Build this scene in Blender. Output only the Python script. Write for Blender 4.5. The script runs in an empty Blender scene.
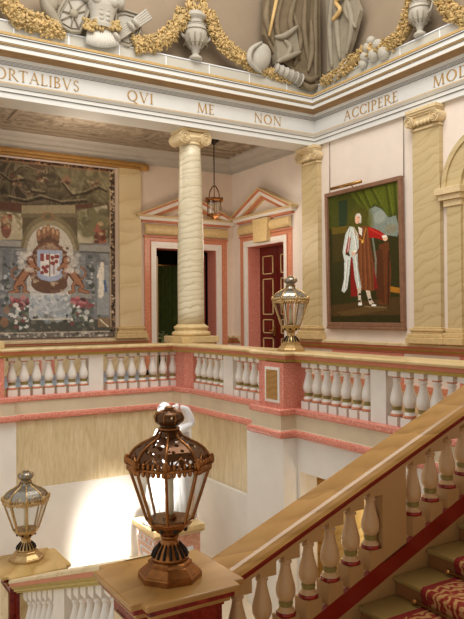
import bpy, bmesh, math, random
import numpy as np
from math import sin, cos, pi, radians, hypot, atan2, sqrt
from mathutils import Vector, Matrix

random.seed(7)
SC = bpy.context.scene
COL = SC.collection
EYE = 6.0            # everything below is written relative to the eye; lifted by EYE at the very end

# ------------------------------------------------------------------ camera
YAW, PITCH, ROLL, FPX = radians(31.49), radians(0.4674), radians(-0.4217), 676.29
fwd = Vector((sin(YAW)*cos(PITCH), cos(YAW)*cos(PITCH), sin(PITCH)))
r0 = Vector((cos(YAW), -sin(YAW), 0)); u0 = r0.cross(fwd)
rgt = r0*cos(ROLL) + u0*sin(ROLL); upv = -r0*sin(ROLL) + u0*cos(ROLL)
cd = bpy.data.cameras.new('camera'); cam = bpy.data.objects.new('camera', cd); COL.objects.link(cam)
cam.matrix_world = Matrix(((rgt.x, upv.x, -fwd.x, 0), (rgt.y, upv.y, -fwd.y, 0), (rgt.z, upv.z, -fwd.z, 0), (0, 0, 0, 1)))
cd.sensor_fit = 'HORIZONTAL'; cd.sensor_width = 36; cd.lens = FPX/464*36; cd.clip_start = 0.05; cd.clip_end = 200
SC.camera = cam

def ray(px, py): return fwd*FPX + rgt*(px-232) - upv*(py-309.5)
def on_y(px, py, Y): d = ray(px, py); return d*(Y/d.y)
def on_x(px, py, X): d = ray(px, py); return d*(X/d.x)

# ------------------------------------------------------------------ mesh builder
class MB:
    def __init__(s): s.v = []; s.f = []; s.m = []; s.sm = []
    def add(s, vs, fs, mi=0, smooth=False):
        b = len(s.v); s.v += [tuple(v) for v in vs]
        for f in fs: s.f.append(tuple(i+b for i in f)); s.m.append(mi); s.sm.append(smooth)
        return s
    def box(s, x0, x1, y0, y1, z0, z1, mi=0):
        if x0 > x1: x0, x1 = x1, x0
        if y0 > y1: y0, y1 = y1, y0
        if z0 > z1: z0, z1 = z1, z0
        vs = [(x0,y0,z0),(x1,y0,z0),(x1,y1,z0),(x0,y1,z0),(x0,y0,z1),(x1,y0,z1),(x1,y1,z1),(x0,y1,z1)]
        return s.add(vs, [(3,2,1,0),(4,5,6,7),(0,1,5,4),(1,2,6,5),(2,3,7,6),(3,0,4,7)], mi)
    def hexa(s, b, t, mi=0):      # bottom 4 ccw, top 4 ccw
        return s.add(list(b)+list(t), [(3,2,1,0),(4,5,6,7),(0,1,5,4),(1,2,6,5),(2,3,7,6),(3,0,4,7)], mi)
    def prism(s, pts, z0, z1, mi=0):
        n = len(pts); vs = [(x,y,z0) for x,y in pts]+[(x,y,z1) for x,y in pts]
        a = sum(pts[i][0]*pts[(i+1)%n][1]-pts[(i+1)%n][0]*pts[i][1] for i in range(n))
        if a < 0: pts = pts[::-1]; return s.prism(pts, z0, z1, mi)
        return s.add(vs, [tuple(range(n-1,-1,-1)), tuple(range(n,2*n))]+[(i,(i+1)%n,n+(i+1)%n,n+i) for i in range(n)], mi)
    def lathe(s, prof, n=20, c=(0,0,0), mi=0, smooth=True, rot=0, cap=True, mids=None, axis='z'):
        vs = []
        for r, z in prof:
            for k in range(n):
                a = 2*pi*k/n+rot
                p = (r*cos(a), r*sin(a), z)
                if axis == 'x': p = (p[2], p[0], p[1])
                if axis == 'y': p = (p[1], p[2], p[0])
                vs.append((c[0]+p[0], c[1]+p[1], c[2]+p[2]))
        m = len(prof); b = len(s.v); s.v += vs
        for j in range(m-1):
            for k in range(n):
                s.f.append((b+j*n+k, b+j*n+(k+1)%n, b+(j+1)*n+(k+1)%n, b+(j+1)*n+k))
                s.m.append(mids[j] if mids else mi); s.sm.append(smooth)
        if cap:
            s.f.append(tuple(b+k for k in range(n-1,-1,-1))); s.m.append(mids[0] if mids else mi); s.sm.append(False)
            s.f.append(tuple(b+(m-1)*n+k for k in range(n))); s.m.append(mids[-1] if mids else mi); s.sm.append(False)
        return s
    def tube(s, pts, r, n=8, mi=0, smooth=True):
        pts = [Vector(p) for p in pts]; m = len(pts); rs = r if isinstance(r, (list, tuple)) else [r]*m
        vs = []; prev = None
        for i, p in enumerate(pts):
            t = (pts[min(i+1,m-1)]-pts[max(i-1,0)])
            t = t.normalized() if t.length > 1e-9 else Vector((0,0,1))
            a = prev if prev is not None else (Vector((0,0,1)) if abs(t.z) < .9 else Vector((1,0,0)))
            x = (a - t*a.dot(t)).normalized(); prev = x; y = t.cross(x)
            for k in range(n):
                an = 2*pi*k/n; vs.append(p+(x*cos(an)+y*sin(an))*rs[i])
        fs = [(j*n+k, j*n+(k+1)%n, (j+1)*n+(k+1)%n, (j+1)*n+k) for j in range(m-1) for k in range(n)]
        fs += [tuple(range(n-1,-1,-1)), tuple((m-1)*n+k for k in range(n))]
        return s.add(vs, fs, mi, smooth)
    def ell(s, c, rad, mi=0, rot=None, nu=10, nv=6, smooth=True):
        vs = []
        R_ = rot if rot is not None else Matrix.Identity(3)
        for j in range(1, nv):
            th = pi*j/nv
            for k in range(nu):
                a = 2*pi*k/nu
                p = R_ @ Vector((rad[0]*sin(th)*cos(a), rad[1]*sin(th)*sin(a), rad[2]*cos(th)))
                vs.append((c[0]+p.x, c[1]+p.y, c[2]+p.z))
        for z in (1, -1):
            p = R_ @ Vector((0,0,rad[2]*z)); vs.append((c[0]+p.x, c[1]+p.y, c[2]+p.z))
        fs = [((j+1)*nu+k, (j+1)*nu+(k+1)%nu, j*nu+(k+1)%nu, j*nu+k) for j in range(nv-2) for k in range(nu)]
        t = (nv-1)*nu
        fs += [(t, k, (k+1)%nu) for k in range(nu)] + [(t+1, (nv-2)*nu+(k+1)%nu, (nv-2)*nu+k) for k in range(nu)]
        return s.add(vs, fs, mi, smooth)
    def poly(s, pts, mi=0): return s.add(pts, [tuple(range(len(pts)))], mi)
    def extr(s, pts, d, mi=0, smooth=False):   # polygon in 3D extruded by vector d
        n = len(pts); vs = [Vector(p) for p in pts]+[Vector(p)+Vector(d) for p in pts]
        return s.add(vs, [tuple(range(n-1,-1,-1)), tuple(range(n,2*n))]+[(i,(i+1)%n,n+(i+1)%n,n+i) for i in range(n)], mi, smooth)
    def sweep(s, rows, mids, smooth=False):   # rows: list (profile index) of polylines
        n = len(rows[0])
        for j in range(len(rows)-1):
            vs = rows[j]+rows[j+1]
            s.add(vs, [(k, k+1, n+k+1, n+k) for k in range(n-1)], mids[j] if isinstance(mids, (list,tuple)) else mids, smooth)
        return s
    def mesh(s, name, mats, off=None, fix=True):
        me = bpy.data.meshes.new(name)
        vs = s.v if off is None else [(v[0]-off[0], v[1]-off[1], v[2]-off[2]) for v in s.v]
        me.from_pydata(vs, [], s.f)
        for m in mats: me.materials.append(m)
        me.polygons.foreach_set('material_index', s.m); me.polygons.foreach_set('use_smooth', s.sm)
        if fix:
            bm = bmesh.new(); bm.from_mesh(me); bmesh.ops.recalc_face_normals(bm, faces=bm.faces); bm.to_mesh(me); bm.free()
        me.update(); return me

def obj(name, mb, mats, parent=None, bevel=0, world=True, fix=True):
    """link one mesh; verts are given in eye space unless world=False (then local to the parent)"""
    if not isinstance(mats, (list, tuple)): mats = [mats]
    off = None
    if parent is not None and world:
        off = Vector(parent.location); q = parent.parent
        while q is not None: off = off+Vector(q.location); q = q.parent
    me = mb.mesh(name, mats, off, fix) if isinstance(mb, MB) else mb
    o = bpy.data.objects.new(name, me); COL.objects.link(o)
    if parent is not None: o.parent = parent
    if bevel:
        b = o.modifiers.new('bevel', 'BEVEL'); b.width = bevel; b.segments = 2; b.limit_method = 'ANGLE'
    return o
def tag(o, label=None, cat=None, group=None, kind=None):
    if label: o['label'] = label
    if cat: o['category'] = cat
    if group: o['group'] = group
    if kind: o['kind'] = kind
    return o
def thing(name, label, cat, loc=(0,0,0), group=None, rz=0):
    o = bpy.data.objects.new(name, None); COL.objects.link(o); o.location = loc; o.rotation_euler = (0,0,rz)
    o.empty_display_size = .1
    return tag(o, label, cat, group)
def struct(name, mb, mats, bevel=0, label=None, cat=None, parent=None):
    o = obj(name, mb, mats, parent, bevel)
    if parent is None: tag(o, label or name.replace('_', ' '), cat or name.split('_')[0], kind='structure')
    return o
def copy_tree(o, parent=None):
    c = o.copy(); COL.objects.link(c)
    if parent is not None: c.parent = parent
    for ch in list(o.children): copy_tree(ch, c)
    return c

# ------------------------------------------------------------------ materials
def newmat(name):
    m = bpy.data.materials.new(name); m.use_nodes = True
    nt = m.node_tree; nt.nodes.clear()
    out = nt.nodes.new('ShaderNodeOutputMaterial'); b = nt.nodes.new('ShaderNodeBsdfPrincipled')
    nt.links.new(b.outputs[0], out.inputs[0])
    return m, nt, b
def S(h):   # hex srgb -> linear rgba
    h = h.lstrip('#'); c = [int(h[i:i+2], 16)/255 for i in (0,2,4)]
    return tuple(x/12.92 if x <= .04045 else ((x+.055)/1.055)**2.4 for x in c)+(1,)
def ramp(nt, fac, stops):
    r = nt.nodes.new('ShaderNodeValToRGB'); e = r.color_ramp.elements
    while len(e) < len(stops): e.new(.5)
    for i, (p, c) in enumerate(stops): e[i].position = p; e[i].color = S(c) if isinstance(c, str) else c
    nt.links.new(fac, r.inputs[0]); return r.outputs[0]
def coords(nt, scale=(1,1,1), rot=(0,0,0), kind='Object'):
    t = nt.nodes.new('ShaderNodeTexCoord'); mp = nt.nodes.new('ShaderNodeMapping')
    mp.inputs['Scale'].default_value = scale; mp.inputs['Rotation'].default_value = rot
    nt.links.new(t.outputs[kind], mp.inputs[0]); return mp.outputs[0]
def noise(nt, vec, scale, detail=4, rough=.55, dist=0):
    n = nt.nodes.new('ShaderNodeTexNoise'); n.inputs['Scale'].default_value = scale; n.inputs['Detail'].default_value = detail
    n.inputs['Roughness'].default_value = rough; n.inputs['Distortion'].default_value = dist
    nt.links.new(vec, n.inputs['Vector']); return n.outputs['Fac']
def wave(nt, vec, scale, dist, detail=2, dscale=1, direction='Z', prof='SAW'):
    n = nt.nodes.new('ShaderNodeTexWave'); n.wave_type = 'BANDS'; n.bands_direction = direction; n.wave_profile = prof
    n.inputs['Scale'].default_value = scale; n.inputs['Distortion'].default_value = dist; n.inputs['Detail'].default_value = detail
    n.inputs['Detail Scale'].default_value = dscale
    nt.links.new(vec, n.inputs['Vector']); return n.outputs['Fac']
def bump(nt, b, h, strength=.3, dist=.01):
    n = nt.nodes.new('ShaderNodeBump'); n.inputs['Strength'].default_value = strength; n.inputs['Distance'].default_value = dist
    nt.links.new(h, n.inputs['Height']); nt.links.new(n.outputs[0], b.inputs['Normal'])
def mix(nt, f, a, c, mode='MIX'):
    n = nt.nodes.new('ShaderNodeMix'); n.data_type = 'RGBA'; n.blend_type = mode
    for i, s_ in ((0, f), (6, a), (7, c)):
        if hasattr(s_, 'links') or hasattr(s_, 'is_linked'): nt.links.new(s_, n.inputs[i])
        elif i == 0: n.inputs[0].default_value = s_
        else: n.inputs[i].default_value = S(s_) if isinstance(s_, str) else s_
    return n.outputs[2]
def plain(name, hexc, rough=.5, metal=0, var=.06, vscale=3, spec=None):
    """a near-flat colour with faint mottling"""
    m, nt, b = newmat(name); v = coords(nt)
    n = noise(nt, v, vscale, 3)
    c = S(hexc); lo = tuple(x*(1-var) for x in c[:3])+(1,); hi = tuple(min(1, x*(1+var)) for x in c[:3])+(1,)
    nt.links.new(ramp(nt, n, [(.3, lo), (.7, hi)]), b.inputs['Base Color'])
    b.inputs['Roughness'].default_value = rough; b.inputs['Metallic'].default_value = metal
    if spec is not None: b.inputs['Specular IOR Level'].default_value = spec
    return m
def granite(name, lo, mid, hi, scale=60, rough=.25):
    m, nt, b = newmat(name); v = coords(nt)
    n = noise(nt, v, scale, 3, .7)
    nt.links.new(ramp(nt, n, [(.34, lo), (.5, mid), (.66, hi)]), b.inputs['Base Color']); b.inputs['Roughness'].default_value = rough
    return m
def veined(name, base, vein, light, wscale=2.2, dist=6, tilt=(0.25,0.15,0), scale=(1,1,1), rough=.3, direction='Z', dscale=1.2, width=.12, amount=1.0):
    m, nt, b = newmat(name); v = coords(nt, scale, tilt)
    w = wave(nt, v, wscale, dist, 3, dscale, direction)
    w2 = wave(nt, v, wscale*.45, dist*1.2, 2, dscale*.7, direction)
    a = ramp(nt, w, [(0, vein), (width, base), (.75, light), (1, base)])
    c = ramp(nt, w2, [(0, vein), (width*.8, base), (.6, base), (1, light)])
    n = noise(nt, v, 1.7, 3)
    f = ramp(nt, n, [(.35, (0,0,0,1)), (.7, (1,1,1,1))])
    col = mix(nt, f, a, c)
    if amount < 1: col = mix(nt, amount, base, col)
    nt.links.new(col, b.inputs['Base Color']); b.inputs['Roughness'].default_value = rough
    return m

M = {}
M['wall'] = plain('plaster_pinkish', '#eaddd0', .8, var=.03)
M['wall_low'] = plain('plaster_white', '#e8e4dd', .75, var=.025)
M['wall_gal'] = plain('plaster_gallery', '#e2d0c0', .85, var=.03)
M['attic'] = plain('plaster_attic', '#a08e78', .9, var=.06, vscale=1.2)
M['band'] = plain('plaster_band', '#bcb7ab', .8, var=.03)
M['ent'] = plain('entablature_white', '#e2e2de', .6, var=.02)
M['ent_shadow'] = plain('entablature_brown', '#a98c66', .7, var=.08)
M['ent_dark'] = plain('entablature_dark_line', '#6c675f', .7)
M['gold'] = plain('gold_paint', '#d1b076', .45, var=.1, vscale=20)
M['letter'] = plain('gold_letter', '#bd9656', .5, var=.05)
M['cream'] = plain('cream_stone', '#dccfb9', .5, var=.04)
M['beige'] = plain('beige_stone', '#d3c3a9', .5, var=.05)
M['alabaster'] = plain('alabaster', '#e9e4dc', .28, var=.03, vscale=8)
M['alabaster_dim'] = plain('alabaster_dim', '#cdaa7c', .3, var=.05, vscale=8)  # alabaster with the dim warm light on the stairs put into its colour
M['olive'] = plain('olive_band', '#b39c48', .35, var=.12, vscale=9)
M['olive_ring'] = plain('olive_ring', '#8f8248', .35, var=.1, vscale=9)
M['pink'] = granite('pink_granite', '#c5705f', '#d98b78', '#e9ab9a', 45)
M['pinkfine'] = granite('pink_granite_fine', '#c67c5c', '#d38d6d', '#dda184', 25)
M['salmon'] = plain('salmon_paint', '#c77f5f', .5, var=.08)
M['red'] = granite('red_marble', '#6b150e', '#8c2016', '#a03224', 14, .22)
M['siena'] = veined('siena_marble', '#a67d44', '#8f6a37', '#b98f55', 2.2, 5, (0.2,0.35,.1), scale=(.5,1.6,1.6), rough=.24, width=.3, amount=.75)
M['siena_lt'] = veined('siena_light', '#d6c096', '#b89f70', '#e2d1ab', 1.3, 6, (.4,.8,.2), rough=.25, width=.2, amount=.7)
M['column'] = veined('column_marble', '#d9ceb0', '#a99a76', '#e4dcc4', 2.6, 5.5, (.12,.15,0), rough=.3, width=.2, amount=.85)
M['pilaster'] = veined('pilaster_marble', '#c8b487', '#a78f5c', '#d1bf95', 1.5, 7, (.3,.1,0), rough=.35, width=.16, amount=.75)
M['pil_pale'] = veined('pilaster_pale', '#d9c49a', '#cbb384', '#dfcda6', .6, 5, (.4,.3,0), rough=.4, width=.2)
M['capital'] = plain('capital_gold', '#dfcaa0', .4, var=.1, vscale=14)
M['base_gold'] = plain('base_gold', '#d6bc8a', .4, var=.1, vscale=14)
M['gilt'] = plain('gilt_metal', '#c2a473', .3, .7, var=.15, vscale=25)
M['bronze'] = plain('bronze_metal', '#935f2e', .25, .7, var=.25, vscale=18)
M['darkmetal'] = plain('dark_metal', '#2b2018', .35, .6, var=.2)
M['silver'] = plain('silver_metal', '#a7a49c', .22, .9, var=.3, vscale=30)
M['candle'] = plain('candle_wax', '#eadfbe', .5, var=.03)
M['stone'] = plain('trophy_stone', '#998f7c', .7, var=.1, vscale=6)
M['stone_lt'] = plain('trophy_stone_light', '#b5afa2', .7, var=.08, vscale=6)
M['stone_dk'] = plain('trophy_stone_brown', '#827259', .75, var=.15, vscale=5)
M['goldleaf'] = plain('gold_leaf', '#b49a66', .5, var=.3, vscale=16)
M['mahogany'] = plain('mahogany', '#64190f', .3, var=.25, vscale=5)
M['marble_white'] = plain('statue_marble', '#e8eaee', .35, var=.03)
M['frame_pic'] = plain('picture_frame_wood', '#8d6850', .45, var=.15, vscale=9)
M['green'] = plain('green_fabric', '#3c4a10', .8, var=.25, vscale=6)
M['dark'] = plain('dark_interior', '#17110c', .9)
M['brass'] = plain('brass', '#b5874a', .3, .8, var=.1)
M['wire'] = plain('picture_wire', '#8e8378', .6)
M['blue'] = plain('blue_fabric', '#9aa7b4', .8, var=.1)
M['wood'] = plain('brown_wood', '#7a4a2c', .45, var=.2, vscale=6)
M['floor'] = plain('gallery_floor_boards', '#a98a62', .4, var=.15)
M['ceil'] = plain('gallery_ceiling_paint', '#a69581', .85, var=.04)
M['ceil_lt'] = plain('gallery_cornice_paint', '#bdb5aa', .8, var=.03)
M['shield_blue'] = plain('tint', '#8aa0c8', .8)

def mat_panel():
    m, nt, b = newmat('painted_marble_panel'); v = coords(nt, (1,1,.16), (0,.1,0))
    n = noise(nt, v, 9, 6, .65, .6); n2 = noise(nt, v, 26, 3, .6)
    c = ramp(nt, n, [(.25, '#bda77e'), (.48, '#d6c399'), (.6, '#e2d2b0'), (.8, '#cdb78a')])
    d = ramp(nt, n2, [(.35, '#c0aa80'), (.65, '#e0d2b3')])
    nt.links.new(mix(nt, .35, c, d), b.inputs['Base Color']); b.inputs['Roughness'].default_value = .35
    return m
M['panel'] = mat_panel()
def mat_glass():
    m, nt, b = newmat('lantern_glass')
    nt.nodes.remove(b); out = nt.nodes['Material Output']
    t = nt.nodes.new('ShaderNodeBsdfTransparent'); g = nt.nodes.new('ShaderNodeBsdfGlossy'); mx = nt.nodes.new('ShaderNodeMixShader')
    t.inputs[0].default_value = (.93,.94,.93,1); g.inputs['Roughness'].default_value = .03
    lw = nt.nodes.new('ShaderNodeLayerWeight'); lw.inputs[0].default_value = .25
    mt = nt.nodes.new('ShaderNodeMath'); mt.operation = 'MULTIPLY_ADD'; mt.inputs[1].default_value = .5; mt.inputs[2].default_value = .05
    nt.links.new(lw.outputs['Fresnel'], mt.inputs[0]); nt.links.new(mt.outputs[0], mx.inputs[0])
    nt.links.new(t.outputs[0], mx.inputs[1]); nt.links.new(g.outputs[0], mx.inputs[2]); nt.links.new(mx.outputs[0], out.inputs[0])
    return m
M['glass'] = mat_glass()
def mat_pierced(name, hexc, metal, thr=.5, scale=26):
    m, nt, b = newmat(name); out = nt.nodes['Material Output']; v = coords(nt)
    vo = nt.nodes.new('ShaderNodeTexVoronoi'); vo.inputs['Scale'].default_value = scale; nt.links.new(v, vo.inputs['Vector'])
    b.inputs['Base Color'].default_value = S(hexc); b.inputs['Metallic'].default_value = metal; b.inputs['Roughness'].default_value = .3
    t = nt.nodes.new('ShaderNodeBsdfTransparent'); mx = nt.nodes.new('ShaderNodeMixShader')
    c = nt.nodes.new('ShaderNodeMath'); c.operation = 'LESS_THAN'; c.inputs[1].default_value = thr
    nt.links.new(vo.outputs['Distance'], c.inputs[0]); nt.links.new(c.outputs[0], mx.inputs[0])
    nt.links.new(b.outputs[0], mx.inputs[1]); nt.links.new(t.outputs[0], mx.inputs[2]); nt.links.new(mx.outputs[0], out.inputs[0])
    return m
M['pierced_bronze'] = mat_pierced('pierced_bronze', '#5a3a1e', .6, .36, 22)
M['pierced_silver'] = mat_pierced('pierced_silver', '#9b968c', .9, .25, 30)
def mat_paint():
    m, nt, b = newmat('woven_picture_colours')
    a = nt.nodes.new('ShaderNodeVertexColor'); a.layer_name = 'paint'
    nt.links.new(a.outputs[0], b.inputs['Base Color']); b.inputs['Roughness'].default_value = .85
    v = coords(nt); bump(nt, b, noise(nt, v, 160, 2), .25, .003)
    return m
M['woven'] = mat_paint()
def mat_oil():
    m, nt, b = newmat('oil_paint_colours')
    a = nt.nodes.new('ShaderNodeVertexColor'); a.layer_name = 'paint'
    nt.links.new(a.outputs[0], b.inputs['Base Color']); b.inputs['Roughness'].default_value = .7; b.inputs['Specular IOR Level'].default_value = .2
    return m
M['oil'] = mat_oil()
def mat_carpet():
    m, nt, b = newmat('carpet_runner_weave'); v = coords(nt)
    w = nt.nodes.new('ShaderNodeTexWave'); w.wave_type = 'RINGS'; w.rings_direction = 'Z'; w.inputs['Scale'].default_value = 4.5
    w.inputs['Distortion'].default_value = 9; w.inputs['Detail'].default_value = 1.5; w.inputs['Detail Scale'].default_value = 2.2
    nt.links.new(v, w.inputs['Vector'])
    c = ramp(nt, w.outputs['Fac'], [(.0, '#7e2410'), (.4, '#94301a'), (.5, '#a87c4a'), (1, '#b58c58')])
    nt.links.new(c, b.inputs['Base Color']); b.inputs['Roughness'].default_value = .95
    bump(nt, b, noise(nt, v, 220, 2), .5, .004)
    return m
M['carpet'] = mat_carpet()
M['carpet_edge'] = plain('carpet_border', '#7c1a12', .95, var=.2, vscale=60)
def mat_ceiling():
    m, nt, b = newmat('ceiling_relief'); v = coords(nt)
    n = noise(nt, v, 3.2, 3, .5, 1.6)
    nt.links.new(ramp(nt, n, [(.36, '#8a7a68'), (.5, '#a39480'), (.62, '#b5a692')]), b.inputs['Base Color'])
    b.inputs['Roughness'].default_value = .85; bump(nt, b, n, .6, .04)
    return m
M['ceil_relief'] = mat_ceiling()
M['tan'] = plain('tan_stone', '#b99360', .4, var=.05)
M['tread'] = plain('stair_tread_stone', '#98804a', .35, var=.1, vscale=2)
M['riser'] = plain('stair_riser_stone', '#8d5f34', .5, var=.1)
M['redmould'] = plain('red_painted_moulding', '#8a2416', .3, var=.12)
M['darkred'] = granite('dark_red_marble', '#5f120c', '#7d1c12', '#923022', 14, .2)
M['ped_pink'] = granite('pedestal_pink', '#cf9076', '#dba78f', '#e6bba6', 25)
M['oldgold'] = plain('old_gilding', '#a97f42', .45, var=.12, vscale=10)
M['rail_cream'] = veined('rail_cream_marble', '#cfb584', '#b0945c', '#dcc79a', 1.3, 6, (.4,.8,.2), rough=.3, width=.2, amount=.7)
M['skirt'] = plain('trophy_highlight', '#d3cec3', .7, var=.05)  # paler plaster for the pleated skirt, its highlights put into the colour
M['siena_mid'] = veined('siena_mid', '#c2a266', '#a5854c', '#d0b47e', 1.8, 5, (.3,.5,.2), rough=.28, width=.25, amount=.8)
M['goldwall'] = veined('gold_veined_wall', '#dcb873', '#bd9550', '#e8cb8f', 1.6, 6, (.4,.3,.2), rough=.35, width=.2)
# ================================================================== the setting
YG, XR = 16.35, 10.05          # gallery back wall, right wall
FLOOR, LOW = -1.55, -4.75
# walls ------------------------------------------------------------
b = MB()
b.box(-2, 7.66, YG, YG+.48, FLOOR, 4.4); b.box(9.5, XR+.42, YG, YG+.48, FLOOR, 4.4); b.box(7.66, 9.5, YG, YG+.48, 1.80, 4.4)
struct('wall_back', b, M['wall_gal'])
b = MB()
b.box(XR, XR+.42, 15.55, YG, FLOOR, 4.4); b.box(XR, XR+.42, 13.85, 15.55, 1.85, 4.4); b.box(XR, XR+.42, 12.2, 13.85, FLOOR, 4.4)
b.box(XR, XR+.42, 1.5, 12.2, FLOOR, 4.4)
struct('wall_right', b, M['wall'])
# attic walls over the entablature (behind the plaster trophies)
b = MB()
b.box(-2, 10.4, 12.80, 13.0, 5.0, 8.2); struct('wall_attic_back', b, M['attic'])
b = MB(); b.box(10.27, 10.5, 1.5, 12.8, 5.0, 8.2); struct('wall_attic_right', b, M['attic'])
# dark room behind the left door, and green hangings in it
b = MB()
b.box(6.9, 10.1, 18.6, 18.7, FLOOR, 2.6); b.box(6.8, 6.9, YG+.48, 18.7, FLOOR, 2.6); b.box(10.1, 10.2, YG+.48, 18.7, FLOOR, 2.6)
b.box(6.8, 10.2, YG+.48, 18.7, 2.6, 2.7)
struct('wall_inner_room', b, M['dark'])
# floors ------------------------------------------------------------
b = MB(); b.box(-2, 10.2, 12.62, 18.7, FLOOR-.3, FLOOR); b.box(6.55, 10.2, 1.5, 12.62, FLOOR-.3, FLOOR)
struct('floor_gallery', b, M['floor'])
b = MB(); b.box(-3, 10.2, -1, 14, LOW-.2, LOW); struct('floor_lower', b, M['beige'])
# gallery ceiling with moulded borders -------------------------------
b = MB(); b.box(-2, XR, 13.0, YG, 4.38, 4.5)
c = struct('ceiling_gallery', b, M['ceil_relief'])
b = MB()
for y0, y1, d in ((13.1, 13.25, .05), (13.55, 13.62, .03), (15.35, 15.43, .03), (15.7, 15.78, .04), (15.95, 16.05, .05)):
    b.box(-2, XR-.3, y0, y1, 4.38-d, 4.385)
for x in (3.6, 6.9, 9.3): b.box(x, x+.1, 13.6, 15.4, 4.35, 4.385)
struct('moulding', b, M['ceil'], parent=c)

def offset_path(path, p):
    """mitred offset towards the right-hand side of travel"""
    n = len(path); out = []
    for i in range(n):
        ns = []
        for a, c_ in ((i-1, i), (i, i+1)):
            if a < 0 or c_ >= n: continue
            d = Vector((path[c_][0]-path[a][0], path[c_][1]-path[a][1])).normalized(); ns.append(Vector((d.y, -d.x)))
        if len(ns) == 1: o = ns[0]*p
        else:
            m = ns[0]+ns[1]; o = m*(2*p/m.length_squared) if m.length_squared > 1e-6 else ns[0]*p
        out.append((path[i][0]+o.x, path[i][1]+o.y))
    return out
def sweep_path(path, prof, mids, mats_smooth=False, sl=None, b=None, caps=True):
    b = b or MB(); rows = []
    for p, z in prof:
        q = offset_path(path, p)
        if sl: q = q[sl[0]:sl[1]+1]
        rows.append([(x, y, z) for x, y in q])
    b.sweep(rows, mids, mats_smooth)
    if caps:
        b.poly([r[0] for r in rows], 0); b.poly([r[-1] for r in rows], 0)
    return b

# cornice of the gallery ceiling
prof = [(0,3.98),(.03,3.98),(.03,4.05),(.07,4.05),(.1,4.12),(.16,4.15),(.18,4.22),(.26,4.27),(.3,4.33),(.3,4.38)]
b = sweep_path([(-2,YG),(XR,YG),(XR,13.1)], prof, 0, caps=False)
struct('trim_1', b, M['ceil_lt'])

# main entablature ---------------------------------------------------
EP = [(-.60,4.40),(-.60,3.95),(0,3.95),(0,4.055),(.025,4.06),(.025,4.13),(.04,4.135),(.075,4.18),(.085,4.195),(.085,4.212),(0,4.225),
      (0,4.545),(.018,4.55),(.018,4.563),(.03,4.566),(.03,4.58),(.045,4.583),(.045,4.598),(.06,4.60),(.10,4.655),(.10,4.665),
      (.15,4.70),(.25,4.715),(.25,4.725),(.25,4.80),(.265,4.805),(.265,4.825),(.275,4.83),(.275,4.845),(.285,4.85),(.285,4.935),(.31,4.945),(.31,4.965),(.32,4.97),(.33,5.015),(.0,5.03)]
# material per segment: 0 white 1 gold 2 brown 3 dark line
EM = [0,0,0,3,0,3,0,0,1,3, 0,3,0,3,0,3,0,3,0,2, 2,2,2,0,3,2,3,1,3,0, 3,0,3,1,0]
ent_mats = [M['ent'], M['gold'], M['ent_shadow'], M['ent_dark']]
EPATH = [(-2,12.5),(9.97,12.5),(9.97,1.5)]
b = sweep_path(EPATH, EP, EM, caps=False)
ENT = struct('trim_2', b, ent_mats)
b = MB(); b.box(-2, 10.27, 12.5, 12.8, 5.0, 5.355); b.box(9.97, 10.27, 1.5, 12.5, 5.0, 5.355)
TR3 = struct('trim_3', b, M['band'])
b = MB()
for i in range(10): b.box(-.02+i*1.02, .0+i*1.02, 12.493, 12.5, 5.03, 5.35)
for i in range(10): b.box(9.963, 9.97, 2.6+i*1.02, 2.62+i*1.02, 5.03, 5.35)
b.box(-2, 9.98, 12.48, 12.5, 5.34, 5.36); b.box(9.95, 9.97, 1.5, 12.5, 5.34, 5.36)
struct('joint_line', b, M['marble_white'], parent=TR3)

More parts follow.
